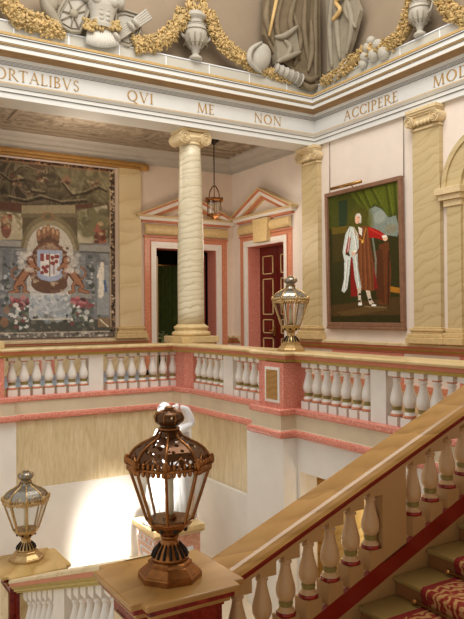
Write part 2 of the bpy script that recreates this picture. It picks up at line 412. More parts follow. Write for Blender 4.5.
# inscription ---------------------------------------------------------
def arc_band(cx, cy, rx, ry, a0, a1, tside, ttop, n=18):
    q = []
    for i in range(n):
        t0, t1 = [radians(a0+(a1-a0)*k/n) for k in (i, i+1)]
        def pt(t, inner):
            w = tside*abs(cos(t))+ttop*abs(sin(t)); k = w if inner else 0
            return (cx+(rx-k)*cos(t), cy+(ry-k*.8)*sin(t))
        q.append([pt(t0,0), pt(t1,0), pt(t1,1), pt(t0,1)])
    return q
def st(x0, y0, x1, y1, w): return [[(x0-w/2,y0),(x0+w/2,y0),(x1+w/2,y1),(x1-w/2,y1)]]
def hb(x0, x1, y, w=.05): return [[(x0,y-w/2),(x1,y-w/2),(x1,y+w/2),(x0,y+w/2)]]
def serif(x, y, w=.26): return [[(x-w/2,y),(x+w/2,y),(x+w/2,y+.035),(x-w/2,y+.035)]]
T, t_ = .13, .06
def glyph(ch):
    if ch == 'I': return .3, st(.15,0,.15,1,T)+serif(.15,0)+serif(.15,.965)
    if ch == 'O': return 1., arc_band(.5,.5,.48,.52,0,360,.13,.06,28)
    if ch == 'Q': return 1.02, arc_band(.5,.5,.48,.52,0,360,.13,.06,28)+[[(.5,.02),(.62,.06),(1.05,-.22),(.9,-.24)]]
    if ch == 'C': return .85, arc_band(.5,.5,.48,.52,45,315,.13,.06,22)+[[(.80,.72),(.86,.72),(.86,.98),(.82,.98)],[(.80,.28),(.86,.28),(.86,.02),(.82,.02)]]
    if ch == 'L': return .62, st(.15,0,.15,1,T)+serif(.15,.965)+hb(.0,.6,.03,.06)+[[(.54,0),(.6,0),(.62,.2),(.58,.2)]]
    if ch == 'E': return .6, st(.15,0,.15,1,T)+hb(.0,.55,.03)+hb(.0,.52,.97)+hb(.15,.46,.53)+[[(.5,0),(.55,0),(.58,.18),(.54,.18)],[(.48,1),(.53,1),(.53,.83),(.5,.83)]]
    if ch == 'T': return .8, st(.4,0,.4,1,T)+serif(.4,0)+hb(.02,.78,.965,.06)+[[(.0,1),(.05,1),(.04,.8),(.0,.8)],[(.75,1),(.8,1),(.8,.8),(.76,.8)]]
    if ch == 'A': return .92, st(.1,0,.46,1,t_)+st(.82,0,.46,1,T)+hb(.22,.7,.36)+serif(.1,0,.2)+serif(.82,0,.24)
    if ch == 'V': return .9, st(.45,0,.1,1,T)+st(.45,0,.8,1,t_)+serif(.1,.965,.24)+serif(.8,.965,.2)
    if ch == 'M': return 1.12, st(.12,0,.2,1,t_)+st(.56,0,.2,1,T)+st(.56,0,.92,1,t_)+st(1.0,0,.92,1,T)+serif(.12,0,.2)+serif(1.0,0,.24)
    if ch == 'N': return .95, st(.14,0,.14,1,t_)+st(.82,0,.14,1,T)+st(.82,0,.82,1,t_)+serif(.14,0,.2)+serif(.82,.965,.2)
    if ch == 'D': return .92, st(.15,0,.15,1,T)+serif(.15,0)+serif(.15,.965)+arc_band(.34,.5,.55,.5,-90,90,.13,.05,18)+hb(.15,.36,.025)+hb(.15,.36,.975)
    if ch == 'P': return .65, st(.15,0,.15,1,T)+serif(.15,0)+serif(.15,.965)+arc_band(.28,.73,.34,.27,-90,90,.12,.05,14)+hb(.15,.3,.975)
    if ch == 'R': return .8, st(.15,0,.15,1,T)+serif(.15,0)+serif(.15,.965)+arc_band(.28,.74,.34,.26,-90,90,.12,.05,14)+hb(.15,.3,.975)+st(.82,0,.36,.5,T)+serif(.84,0,.2)
    if ch == 'B': return .68, st(.15,0,.15,1,T)+serif(.15,0)+serif(.15,.965)+arc_band(.28,.76,.3,.24,-90,90,.11,.05,14)+arc_band(.28,.27,.36,.27,-90,90,.12,.05,14)+hb(.15,.3,.025)+hb(.15,.3,.975)+hb(.15,.3,.52)
    if ch == 'S': return .58, arc_band(.3,.755,.25,.255,20,270,.1,.06,16)+arc_band(.3,.265,.27,.275,-160,90,.11,.06,16)
    return .4, []
def word(txt, a, c_, side, z0=4.285, h=.205):
    """letters between positions a and c_ along the frieze"""
    gap = .14; ws = [glyph(ch)[0] for ch in txt]; tot = sum(ws)+gap*(len(txt)-1); k = abs(c_-a)/tot
    b = MB(); s = 0
    for ch in txt:
        w, polys = glyph(ch)
        for q in polys:
            P = []
            for x, y in q:
                d = (s+x)*k
                P.append((a+d, 12.494, z0+y*h) if side == 'back' else (9.964, a-d, z0+y*h))
            b.extr(P, (0,-.003,0) if side == 'back' else (-.003,0,0))
        s += w+gap
    obj('lettering', b, M['letter'], ENT)
B_ = lambda px, py: on_y(px, py, 12.5).x
R_ = lambda px, py: on_x(px, py, 9.97).y
word('MORTALIBVS', B_(0,75)-.34, B_(79,92), 'back')
word('QVI', B_(127,98), B_(153,103), 'back')
word('ME', B_(197,107), B_(214,112), 'back')
word('NON', B_(254,118), B_(281,122), 'back')
word('ACCIPERE', R_(344,118), R_(398,98), 'right')
word('MODVM', R_(433,82), R_(433,82)-1.42, 'right')

# stairwell edge: pink base, beige band, pink roll --------------------
WP = [(-2,12.42),(3.03,12.42),(3.03,12.5),(6.22,12.5),(6.22,12.14),(6.32,11.9),(6.3,11.88),(6.3,9.28),(6.03,9.28),(6.03,8.44),(6.3,8.44),(6.3,1.5)]
SP = [(-.35,-1.45),(.0,-1.45),(.02,-1.47),(.02,-1.53),(.0,-1.55),(-.01,-1.55),(-.01,-1.775),(.02,-1.78),(.045,-1.80),(.05,-1.835),(.045,-1.87),(.02,-1.895),(-.05,-1.905),(-.35,-1.905)]
SM = [0,0,0,0,0,1,1,0,0,0,0,0,0]
b = sweep_path(WP, SP, SM, caps=False)
struct('trim_4', b, [M['pink'], M['beige']])
# lower walls of the stairwell
b = MB()
b.box(-2, 6.35, 12.55, 12.9, LOW, -1.9)                       # back plane, holds the panel recess
b.box(-2, 3.05, 12.47, 12.56, LOW, -1.9)                      # pier at the left
b.box(3.05, 6.35, 12.49, 12.56, LOW, -3.15)                   # wall below the panel
b.prism([(6.26,12.56),(6.26,12.2),(6.36,11.96),(6.6,11.96),(6.6,12.56)], LOW, -1.9)
struct('wall_stair_back', b, M['wall_low'])
b = MB()
b.box(6.38, 6.7, 9.3, 11.97, LOW, -1.9)
b.box(6.28, 6.4, 9.3, 11.97, LOW, -3.10)
b.box(6.06, 6.7, 8.42, 9.45, LOW, -1.9)                       # projecting pier
b.box(6.33, 6.45, 1.5, 8.42, -2.42, -1.9)                      # over the opening
b.box(6.33, 6.45, 8.36, 8.42, LOW, -2.42)
b.box(6.33, 6.45, 1.5, 6.2, LOW, -2.42)
struct('wall_stair_right', b, M['wall_low'])
b = MB(); b.box(7.1, 7.2, 5.6, 9.2, LOW, -1.9); b.box(6.7, 7.1, 8.9, 9.0, LOW, -1.9); b.box(6.45, 7.1, 5.6, 5.7, LOW, -1.9)
struct('wall_recess', b, M['goldwall'])
# painted marble panels
t = thing('marbled_inset', 'beige streaked marble panel on the back wall of the stairwell', 'panel', (4.5,12.52,-2.5))
b = MB(); b.box(3.054, 6.25, 12.525, 12.546, -3.146, -1.91); obj('slab', b, M['panel'], t)
t = thing('marbled_inset', 'narrow beige marble panel on the stairwell wall to the right of the statue', 'panel', (6.37,10.6,-2.5))
b = MB(); b.box(6.355, 6.376, 9.454, 11.95, -3.096, -1.91); obj('slab', b, M['panel'], t)

# dado rail of the gallery --------------------------------------------
DP = [(0,-.58),(.10,-.58),(.12,-.60),(.12,-.645),(.09,-.65),(.09,-.70),(.07,-.705),(.06,-.735),(.03,-.74),(.02,-.79),(0,-.80)]
DM = [0,0,0,1,1,2,2,3,1,1]
dm = [M['siena_lt'], M['salmon'], M['olive'], M['red']]
b = sweep_path([(-2,YG),(7.40,YG)], DP, DM); sweep_path([(9.84,YG),(XR,YG),(XR,15.95)], DP, DM, b=b)
sweep_path([(XR,13.45),(XR,1.5)], DP, DM, b=b)
struct('trim_5', b, dm)
# dado panels: pale stone with pink borders and gold fields
def dado(name, a, c_, side, fieldmat, label):
    t = thing(name, label, 'wall panel', (a, YG-.02, -1.2) if side == 'back' else (XR-.02, a, -1.2))
    def bx(s0, s1, z0, z1, d, m, nm):
        b = MB(); b.box(s0, s1, YG-d, YG-.004, z0, z1) if side == 'back' else b.box(XR-d, XR-.004, s0, s1, z0, z1)
        obj(nm, b, m, t)
    lo, hi = min(a, c_), max(a, c_)
    bx(lo, hi, -1.5, -.80, .02, M['pink'], 'border'); bx(lo+.12, hi-.12, -1.4, -.90, .03, fieldmat, 'field')
dado('dado_panel', 2.2, 4.6, 'back', M['siena_lt'], 'gold dado panel with pink border under the tapestry')
dado('dado_panel', 4.8, 7.3, 'back', M['siena_lt'], 'gold dado panel with pink border between the tapestry and the left door')
dado('dado_panel', 9.8, 12.0, 'right', M['cream'], 'pink bordered dado panel under the portrait')
dado('dado_panel', 5.2, 8.4, 'right', M['cream'], 'pink bordered dado panel under the marble arch')
# unseen ceiling above and behind the viewer, added to block light from the stairs
b = MB(); b.box(-3, 10.05, -4, 3.4, 4.4, 4.6); struct('ceiling_light_block', b, M['ceil'])
b = MB(); b.box(-3, 10.05, -4.2, -4, -2.9, 4.4); struct('wall_front', b, M['wall'])
# ================================================================== doors
def door_surround(name, wall, s0, s1, top, reveal, keystone, half=None):
    """wall 'back' (s = x) or 'right' (s = y); opening s0..s1"""
    mid = (s0+s1)/2
    base = Vector((mid, YG, FLOOR)) if wall == 'back' else Vector((XR, mid, FLOOR))
    t = thing(name, None, None, base); 
    def W(s, p, z): return (s, YG-p, z) if wall == 'back' else (XR-p, s, z)
    def bx(b, a, c, p0, p1, z0, z1, mi=0):
        u, v = W(a, p0, z0), W(c, p1, z1); b.box(u[0], v[0], u[1], v[1], z0, z1, mi); return b
    b = MB()      # white inner architrave, pink outer strip, gold edge
    for a, c, p, mi in ((.0,.06,.03,0),(.06,.16,.05,0),(.16,.18,.055,1)):
        bx(b, s0-c, s0-a, 0, p, FLOOR, top+c, mi); bx(b, s1+a, s1+c, 0, p, FLOOR, top+c, mi); bx(b, s0-a, s1+a, 0, p, top+a, top+c, mi)
    obj('architrave', b, [M['alabaster'], M['salmon']], t)
    b = MB()
    bx(b, s0-.34, s0-.18, 0, .035, FLOOR, top+.30); bx(b, s1+.18, s1+.34, 0, .035, FLOOR, top+.30); bx(b, s0-.18, s1+.18, 0, .035, top+.18, top+.26)
    obj('border', b, M['pinkfine'], t)
    b = MB(); bx(b, s0-.36, s1+.36, 0, .07, top+.27, top+.32); obj('fillet', b, M['salmon'], t)
    # reveal
    b = MB()
    bx(b, s0-.0, s0+.012, -reveal, 0, FLOOR, top); bx(b, s1-.012, s1, -reveal, 0, FLOOR, top); bx(b, s0, s1, -reveal, 0, top-.012, top)
    obj('reveal', b, M['pink'], t)
    # cushion frieze
    b = MB(); n = 10; z0, z1 = top+.34, top+.62
    rows = []
    for k in range(n+1):
        a = -pi/2+pi*k/n
        rows.append([W(s0-.34, .03+.10*cos(a), (z0+z1)/2+(z1-z0)/2*sin(a)), W(s1+.34, .03+.10*cos(a), (z0+z1)/2+(z1-z0)/2*sin(a))])
    b.sweep(rows, 0, True); b.poly([r[0] for r in rows]); b.poly([r[1] for r in rows])
    obj('frieze', b, M['base_gold'], t)
    # cornice and pediment
    L, R = s0-.62, s1+.62; zc = top+.66
    b = MB()
    bx(b, L+.2, R-.2, 0, .09, zc, zc+.05, 1); bx(b, L+.1, R-.1, 0, .16, zc+.05, zc+.13, 0); bx(b, L+.02, R-.02, 0, .22, zc+.13, zc+.17, 2)
    obj('cornice', b, [M['alabaster'], M['salmon'], M['base_gold']], t)
    b = MB(); ap = zc+.82; bs = zc+.17
    def rake(off0, off1, p, mi):
        dz = (ap-bs)/(mid-L); ln = sqrt(1+dz*dz)
        for sgn in (-1, 1):
            e = L if sgn < 0 else R
            z_a0, z_a1 = ap-off0*ln, ap-off1*ln
            # edge lines shifted down by off; where they meet the cornice top
            x0 = mid+sgn*(z_a0-bs)/dz; x1 = mid+sgn*(z_a1-bs)/dz
            P = [W(mid, 0, z_a0), W(x0, 0, bs), W(x1, 0, bs), W(mid, 0, z_a1)]
            b.extr(P, (0,-p,0) if wall == 'back' else (-p,0,0), mi)
    rake(0, .03, .24, 2); rake(.03, .075, .22, 1); rake(.075, .16, .18, 0); rake(.16, .18, .13, 2); rake(.18, .25, .10, 1); rake(.25, .275, .05, 2)
    obj('pediment', b, [M['alabaster'], M['salmon'], M['base_gold']], t)
    if keystone:
        b = MB(); P = [W(mid-.30, 0, top+.06), W(mid+.30, 0, top+.06), W(mid+.36, 0, top+.68), W(mid-.36, 0, top+.68)]
        b.extr(P, (0,-.19,0) if wall == 'back' else (-.19,0,0)); obj('keystone', b, M['base_gold'], t, bevel=.012)
    tag(t, kind='structure'); return t, W, bx
D1, W, bx = door_surround('door_1', 'back', 7.66, 9.5, 1.80, .46, False)
tag(D1, 'pedimented doorway behind the column, open to a dark green room', 'door')
b = MB(); bx(b, 9.36, 9.42, -.9, -.46, FLOOR, 1.7); obj('door_leaf', b, M['mahogany'], D1)
b = MB(); bx(b, 7.78, 7.92, -.9, -.5, FLOOR, 1.6, 0); bx(b, 7.92, 7.95, -.92, -.5, FLOOR, 1.62, 1)
obj('open_leaf', b, [M['darkmetal'], M['base_gold']], D1)
t = thing('green_curtain', 'dark green curtain seen through the doorway behind the column', 'curtain', (8.6,17.9,FLOOR))
b = MB(); rows = []
for z in (FLOOR, .2, 1.45):
    rows.append([(7.75+i*.04, 17.9+.05*sin(i*1.1)+.02*sin(i*2.7), z) for i in range(46)])
b.sweep(rows, 0, True); obj('cloth', b, M['green'], t, fix=False)
b = MB(); b.tube([(7.7,17.9,1.47),(9.7,17.9,1.47)], .025); obj('rod', b, M['brass'], t)
t = thing('potted_plant', 'small pale leafed plant low in the green doorway beside the column', 'plant', (8.35,17.25,FLOOR))
b = MB(); b.lathe([(.1,FLOOR),(.14,FLOOR+.25),(.16,FLOOR+.5)], 14, (8.35,17.25,0)); obj('pot', b, M['dark'], t)
b = MB(); rnd = random.Random(3)
for i in range(40):
    a = rnd.uniform(0, 2*pi); l = rnd.uniform(.15,.42); z = FLOOR+.5+rnd.uniform(.05,.6)
    b.ell((8.35+cos(a)*l*.7, 17.25+sin(a)*l*.7, z), (.07,.05,.02), 0, Matrix.Rotation(a,3,'Z') @ Matrix.Rotation(rnd.uniform(-.6,.6),3,'Y'), 6, 4)
obj('leaves', b, plain('plant_leaf', '#8d9a6a', .6, var=.2), t)

D2, W, bx = door_surround('door_2', 'right', 13.85, 15.55, 1.85, .42, True)
tag(D2, 'pedimented pink doorway with closed red panelled double doors', 'door')
for k, (a, c) in enumerate(((14.72, 15.53), (13.87, 14.69))):
    b = MB(); bx(b, a, c, -.44, -.38, FLOOR, 1.84); lf = obj('door_leaf', b, M['mahogany'], D2)
    b = MB()
    for z0, z1 in ((-1.35,-.62),(-.5,-.12),(0,.98),(1.1,1.6)):
        u0, u1 = a+.16, c-.16
        for q in ((u0,u1,z0,z0+.026),(u0,u1,z1-.026,z1),(u0,u0+.026,z0,z1),(u1-.026,u1,z0,z1)): bx(b, q[0], q[1], -.385, -.355, q[2], q[3])
    obj('gilt_moulding', b, M['base_gold'], lf)
    b = MB()
    for z0, z1 in ((-1.35,-.62),(-.5,-.12),(0,.98),(1.1,1.6)): bx(b, a+.23, c-.23, -.385, -.362, z0+.07, z1-.07)
    obj('raised_panel', b, M['mahogany'], lf)
    if k == 0:
        b = MB(); b.tube([(XR+.34,14.80,-.42),(XR+.28,14.80,-.42),(XR+.28,14.95,-.42)], .022); b.box(XR+.33,XR+.37,14.76,14.84,-.56,-.3)
        obj('handle', b, M['brass'], lf)

# ================================================================== columns and pilasters
def volute(b, c, r, u, n, depth, mi=0):
    """scroll: disc with a raised spiral; u = in-plane horizontal axis, n = outward face normal"""
    u, n = Vector(u), Vector(n); z = Vector((0,0,1)); c = Vector(c)
    ring = lambda rr, off: [c+n*off+(u*cos(2*pi*k/20)+z*sin(2*pi*k/20))*rr for k in range(20)]
    a = ring(r*.94, -depth); d = ring(r, -.0)
    b.add(a+d, [(k,(k+1)%20,20+(k+1)%20,20+k) for k in range(20)]+[tuple(range(20)), tuple(range(20,40))], mi)
    pts = []; rs = []
    for i in range(46):
        q = i/45; an = q*2*pi*2.4; rr = r*(1-.82*q)
        pts.append(c+n*.012+(u*cos(an)+z*sin(an))*rr*.93); rs.append(r*.10*(1-.5*q))
    b.tube(pts, rs, 6, mi); b.ell(c+n*.015, (r*.16,)*3, mi)
def ionic_column(x, y, label):
    t = thing('ionic_column', label, 'column', (x,y,-.575), 'columns of the gallery front')
    b = MB(); b.box(x-.44,x+.44,y-.44,y+.44,-.575,-.44)
    obj('plinth', b, M['base_gold'], t, bevel=.01)
    b = MB(); b.lathe([(.38,-.44),(.41,-.42),(.42,-.385),(.40,-.35),(.355,-.335),(.345,-.31),(.36,-.285),(.375,-.27),(.375,-.245),(.35,-.225),(.325,-.22),(.32,-.2),(.29,-.19)], 32, (x,y,0))
    obj('base', b, M['base_gold'], t)
    pr = []
    for i in range(15):
        q = i/14; r = .285-.06*max(0,q-.25)**1.4/.75**1.4; pr.append((r, -.2+q*3.86))
    b = MB(); b.lathe(pr, 40, (x,y,0)); obj('shaft', b, M['column'], t)
    b = MB()
    b.lathe([(.225,3.62),(.25,3.63),(.25,3.66),(.235,3.67),(.235,3.70),(.30,3.76),(.30,3.80)], 28, (x,y,0))
    for sx in (-1, 1):
        volute(b, (x+sx*.25, y-.26, 3.765), .138, (sx,0,0), (0,-1,0), .52)
    b.box(x-.25,x+.25,y-.24,y+.24,3.80,3.885); b.box(x-.30,x+.30,y-.29,y+.29,3.90,3.92); b.box(x-.32,x+.32,y-.30,y+.30,3.92,3.945)
    obj('capital', b, M['capital'], t)
    return t
ionic_column(6.84, 12.85, 'free standing cream veined ionic column on the stairwell corner')
ionic_column(2.40, 12.85, 'ionic column cut off by the left edge, only its gilded scroll showing')

def pilaster(label, wall, s, width, z0, z1, proj, mat, ionic=True, base=True, plain_top=False):
    """flat pilaster centred at s along the wall"""
    t = thing('pilaster', label, 'pilaster', (s, YG, z0) if wall == 'back' else (XR, s, z0))
    def bx(b, a, c, p, za, zb, mi=0, p0=0):
        if wall == 'back': return b.box(a, c, YG-p, YG-p0-.004, za, zb, mi)
        return b.box(XR-p, XR-p0-.004, a, c, za, zb, mi)
    h = width/2
    b = MB(); bx(b, s-h, s+h, proj, z0+.3, z1-.15); obj('shaft', b, mat, t)
    b = MB()
    bx(b, s-h-.13, s+h+.13, proj+.12, z0, z0+.12); bx(b, s-h-.10, s+h+.10, proj+.10, z0+.12, z0+.19); bx(b, s-h-.05, s+h+.05, proj+.05, z0+.19, z0+.24)
    bx(b, s-h-.075, s+h+.075, proj+.07, z0+.24, z0+.29); bx(b, s-h-.02, s+h+.02, proj+.02, z0+.29, z0+.32)
    obj('base', b, M['base_gold'], t, bevel=.012)
    if ionic:
        b = MB()
        bx(b, s-h-.02, s+h+.02, proj+.03, z1-.40, z1-.36); bx(b, s-h, s+h, proj+.07, z1-.27, z1-.15)
        # egg band between the scrolls
        n = 6
        for k in range(n):
            q = s-h*.7+h*1.4*k/(n-1); c = (XR-proj-.06, q, z1-.28) if wall == 'right' else (q, YG-proj-.06, z1-.28)
            b.ell(c, (.045,.045,.05), 0, None, 8, 5)
        for sg in (-1, 1):
            if wall == 'right': volute(b, (XR-proj-.12, s+sg*(h-.02), z1-.23), .115, (0,sg,0), (-1,0,0), .11+proj)
            else: volute(b, (s+sg*h, YG-proj-.12, z1-.24), .135, (sg,0,0), (0,-1,0), .12+proj)
        bx(b, s-h-.03, s+h+.03, proj+.13, z1-.11, z1-.07); bx(b, s-h-.05, s+h+.05, proj+.15, z1-.07, z1-.01)
        bx(b, s-h-.02, s+h+.02, proj+.10, z1-.15, z1-.11)
        obj('capital', b, M['capital'], t)
    return t
pilaster('flat veined pilaster between the portrait and the arch', 'right', 9.09, .67, -.58, 3.95, .10, M['pilaster'])
pilaster('flat veined pilaster in the hall corner behind the far lantern', 'right', 12.66, .60, -.58, 3.95, .12, M['pilaster'])
pilaster('plain pale pilaster to the right of the tapestry', 'back', 6.90, .60, -.58, 4.0, .09, M['pil_pale'], ionic=False)
# gilded pelmet rod over the tapestry and the pale pilaster
t = thing('gilt_pelmet', 'gilded moulded pelmet running above the tapestry', 'pelmet', (5.2,YG-.1,3.86))
b = MB(); b.box(2.7,7.25,YG-.13,YG-.004,3.80,3.86); b.box(2.7,7.28,YG-.2,YG-.004,3.86,3.93); b.box(2.7,7.3,YG-.16,YG-.004,3.93,3.975)
obj('rail', b, M['oldgold'], t, bevel=.012)
b = MB(); b.lathe([(.01,-.12),(.09,-.1),(.1,0),(.09,.1),(.01,.12)], 14, (7.28,YG-.13,3.87), axis='x'); obj('finial', b, M['oldgold'], t)

# marble arch at the right edge
t = thing('marble_arch', 'cream marble arch with gilded impost at the right edge', 'arch', (XR,7.7,-.58))
yc, zs, Ro, Ri = 7.70, 2.33, 1.02, .60
for sg in (1, -1):
    b = MB(); b.box(XR-.07, XR-.004, yc+sg*Ri, yc+sg*.92, -.3, 2.08); obj('jamb', b, M['pilaster'], t)
    b = MB(); b.box(XR-.2, XR-.004, yc+sg*(Ri-.1), yc+sg*1.08, -.58,-.45); b.box(XR-.14, XR-.004, yc+sg*(Ri-.06), yc+sg*1.0, -.45,-.36); b.box(XR-.1, XR-.004, yc+sg*(Ri-.03), yc+sg*.96, -.36,-.28)
    obj('base', b, M['base_gold'], t, bevel=.012)
    b = MB(); b.box(XR-.10, XR-.004, yc+sg*(Ri-.02), yc+sg*.98, 1.98, 2.10); b.box(XR-.15, XR-.004, yc+sg*(Ri-.05), yc+sg*1.06, 2.10, 2.20); b.box(XR-.2, XR-.004, yc+sg*(Ri-.08), yc+sg*1.11, 2.20, 2.33)
    obj('impost', b, M['capital'], t, bevel=.01)
b = MB(); n = 28
for r0_, r1_, p in ((Ri, Ro-.10, .07), (Ro-.10, Ro, .10)):
    for k in range(n):
        a0, a1 = pi*k/n, pi*(k+1)/n
        P = [(XR-.004, yc+r*cos(a), zs+r*sin(a)) for r, a in ((r0_,a0),(r1_,a0),(r1_,a1),(r0_,a1))]
        b.extr(P, (-p,0,0))
obj('arch_ring', b, M['pilaster'], t)
b = MB(); b.box(XR-.012, XR-.004, yc-Ri, yc+Ri, -.58, zs)
b.extr([(XR-.004, yc+Ri*cos(pi*k/24), zs+Ri*sin(pi*k/24)) for k in range(25)], (-.008,0,0)); obj('niche_panel', b, M['siena_lt'], t)
# ================================================================== upper balustrades
def baluster_mesh(warm=False):
    b = MB()
    b.box(-.085,.085,-.085,.085,-.02,.115,0)
    prof = [(.07,.115),(.088,.117),(.093,.135),(.086,.155),(.058,.195),(.06,.2),(.067,.222),(.06,.247),(.066,.25),(.085,.29),(.09,.33),(.084,.38),(.062,.46),(.048,.52),(.045,.555),(.046,.565),(.057,.572),(.057,.588),(.047,.596),(.05,.615),(.062,.62),(.062,.637),(.05,.64)]
    mids = [2,2,2,0,1,1,1,0,0,0,0,0,0,0,0,0,0,0,0,2,2,2]
    b.lathe(prof, 18, mids=mids)
    b.box(-.08,.08,-.08,.08,.637,.72,0)
    return b.mesh('baluster', [M['alabaster_dim'], M['olive_ring'], M['red']] if warm else [M['alabaster'], M['olive_ring'], M['pinkfine']])
BAL = baluster_mesh(); BALW = baluster_mesh(True)
RP = [(-.30,-.745),(-.06,-.745),(-.02,-.735),(-.01,-.70),(0,-.695),(.02,-.69),(.025,-.645),(.045,-.635),(.07,-.625),(.075,-.60),(.06,-.58),(.04,-.575),(-.42,-.575),(-.42,-.62),(-.30,-.64),(-.30,-.745)]
RM = [0,1,1,1,2,2,2,3,3,3,3,3,3,3,3]
rail_mats = [M['olive'], M['olive'], M['salmon'], M['rail_cream']]
WPR = [p if p[0] != 6.03 else (6.13, p[1]) for p in WP]
def rail(t, sl):
    b = sweep_path(WPR, RP, RM, sl=sl, caps=True); obj('handrail', b, rail_mats, t, fix=True)
def bal_at(t, x, y, z=-1.45, mesh=None, s=None, name='baluster'):
    o = bpy.data.objects.new(name, mesh or BAL); COL.objects.link(o); o.parent = t
    o.location = (x-t.location.x, y-t.location.y, z-t.location.z)
    if s: o.scale = s
    return o
tA = thing('stone_balustrade', 'white balustrade in front of the tapestry along the back gallery', 'balustrade', (4.5,12.65,-1.45), None)
rail(tA, (0,3))
for i in range(7): bal_at(tA, 3.02+.226*i, 12.66)
for i in range(7): bal_at(tA, 4.92+.230*i, 12.66)
for i in range(6): bal_at(tA, .55+.228*i, 12.66)
b = MB(); b.box(4.46,4.75,12.58,12.74,-1.45,-.74); obj('solid_panel', b, M['alabaster'], tA)
tB = thing('stone_balustrade', 'white balustrade between the corner column and the lantern pier', 'balustrade', (6.45,10.6,-1.45))
rail(tB, (6,7))
for i in range(5): bal_at(tB, 6.45, 11.78-.234*i)
for i in range(5): bal_at(tB, 6.45, 10.27-.234*i)
b = MB(); b.box(6.37,6.53,10.39,10.72,-1.45,-.74); obj('solid_panel', b, M['alabaster'], tB)
tC = thing('stone_balustrade', 'white balustrade below the portrait, right of the lantern pier', 'balustrade', (6.45,6,-1.45))
rail(tC, (10,11))
for y in (8.28,8.06,7.84,7.62,7.40,7.18,6.96): bal_at(tC, 6.45, y)
for i in range(7): bal_at(tC, 6.45, 6.42-.226*i)
for y0, y1 in ((6.54,6.83),(4.4,4.7)):
    b = MB(); b.box(6.37,6.53,y0,y1,-1.45,-.74); obj('solid_panel', b, M['alabaster'], tC)

# pedestals in the balustrade
t = thing('stone_pedestal', 'pink granite corner pedestal carrying the free standing column', 'pedestal', (6.7,12.6,-1.45))
b = MB(); b.prism([(6.33,13.0),(6.33,12.2),(6.42,11.98),(6.62,11.98),(6.62,12.55),(7.0,12.55),(7.0,13.0)], -1.45, -.745); obj('die', b, M['pink'], t)
b = MB(); b.box(6.45,7.3,12.62,13.3,-1.45,-.578); obj('core', b, M['siena_lt'], t)
rail(t, (3,6))
t = thing('stone_pedestal', 'pink granite pier with a gold inset panel under the far lantern', 'pedestal', (6.35,8.75,-1.45))
b = MB(); b.box(6.10,6.60,8.46,9.03,-1.45,-.745); b.box(6.2,6.6,9.03,9.28,-1.45,-.745); obj('die', b, M['pink'], t)
b = MB(); b.box(6.08,6.10,8.55,8.94,-1.37,-.82,0); obj('panel_frame', b, M['alabaster'], t)
b = MB(); b.box(6.072,6.09,8.595,8.895,-1.325,-.865,0); obj('inset_panel', b, M['siena'], t)
rail(t, (7,10))
b = MB(); b.box(6.25,6.75,8.44,9.28,-.64,-.576); obj('cap', b, M['siena_lt'], t)
t = thing('stone_pedestal', 'pink granite pier cut off by the left edge beneath a column', 'pedestal', (2.72,12.8,-1.45))
b = MB(); b.box(2.2,2.84,12.45,12.78,-1.45,-.745); obj('die', b, M['pink'], t)
b = MB(); b.box(1.95,2.85,12.75,13.3,-1.45,-.578); obj('core', b, M['siena_lt'], t)

# ================================================================== the stairs
SL = .40
def zr(x): return -1.80+SL*(x-2.5)          # top plane of the rising handrail
YB = 4.235
X0, X1 = 2.46, 6.0
tS = thing('stair_balustrade', 'rising stair balustrade with broad ochre marble handrail', 'balustrade', (2.5,4.22,-2.6))
# (y, dz) profile, front edge first
SPf = [(4.13,-.19),(4.13,-.145),(4.10,-.135),(4.09,-.115),(4.10,-.105),(4.075,-.095),(4.06,-.08),(4.055,-.062),(4.05,-.06),(4.07,-.035),(4.10,-.012),(4.125,0),(4.36,0),(4.385,-.004),(4.405,-.02),(4.405,-.06),(4.38,-.08),(4.34,-.12),(4.34,-.19)]
SMf = [2,1,1,1,1,1,1,1,0,0,0,0,0,0,0,0,0,0]
b = MB(); rows = [[(X0, y, zr(X0)+d), (X1, y, zr(X1)+d)] for y, d in SPf]; b.sweep(rows, SMf)
b.poly([r[1] for r in rows]); b.poly([r[0] for r in rows]); b.sweep([rows[-1], rows[0]], 2)
obj('handrail', b, [M['siena'], M['redmould'], M['tan']], tS)
bxs = [2.62+.219*i for i in range(7)]+[4.43+.219*i for i in range(7)]
def wedge(b, x, w, d0, d1, y0, y1, top_slope=True, bot_slope=False):
    za, zb = (zr(x-w)+d1, zr(x+w)+d1) if top_slope else (zr(x)+d1,)*2
    zc, zd = (zr(x-w)+d0, zr(x+w)+d0) if bot_slope else (zr(x)+d0,)*2
    b.hexa([(x-w,y0,zc),(x+w,y0,zd),(x+w,y1,zd),(x-w,y1,zc)], [(x-w,y0,za),(x+w,y0,zb),(x+w,y1,zb),(x-w,y1,za)])
k = .46/.522
for x in bxs:
    o = bal_at(tS, x, YB, zr(x)-.725-.115*k, BALW, (.86,.86,k))
for x in bxs:
    b = MB(); wedge(b, x, .075, -.275, -.17, 4.15, 4.32); obj('cap_block', b, M['tan'], tS)
    b = MB(); wedge(b, x, .075, -.86, -.722, 4.16, 4.31, False, True); obj('plinth_block', b, M['tan'], tS)
b = MB()
def slab(b, xa, xb, d0, d1, y0, y1, mi=0):
    b.add([(xa,y0,zr(xa)+d0),(xb,y0,zr(xb)+d0),(xb,y1,zr(xb)+d0),(xa,y1,zr(xa)+d0),(xa,y0,zr(xa)+d1),(xb,y0,zr(xb)+d1),(xb,y1,zr(xb)+d1),(xa,y1,zr(xa)+d1)], [(3,2,1,0),(4,5,6,7),(0,1,5,4),(1,2,6,5),(2,3,7,6),(3,0,4,7)], mi)
slab(b, 4.00, 4.27, -.87, -.17, 4.155, 4.32); obj('solid_panel', b, M['tan'], tS)
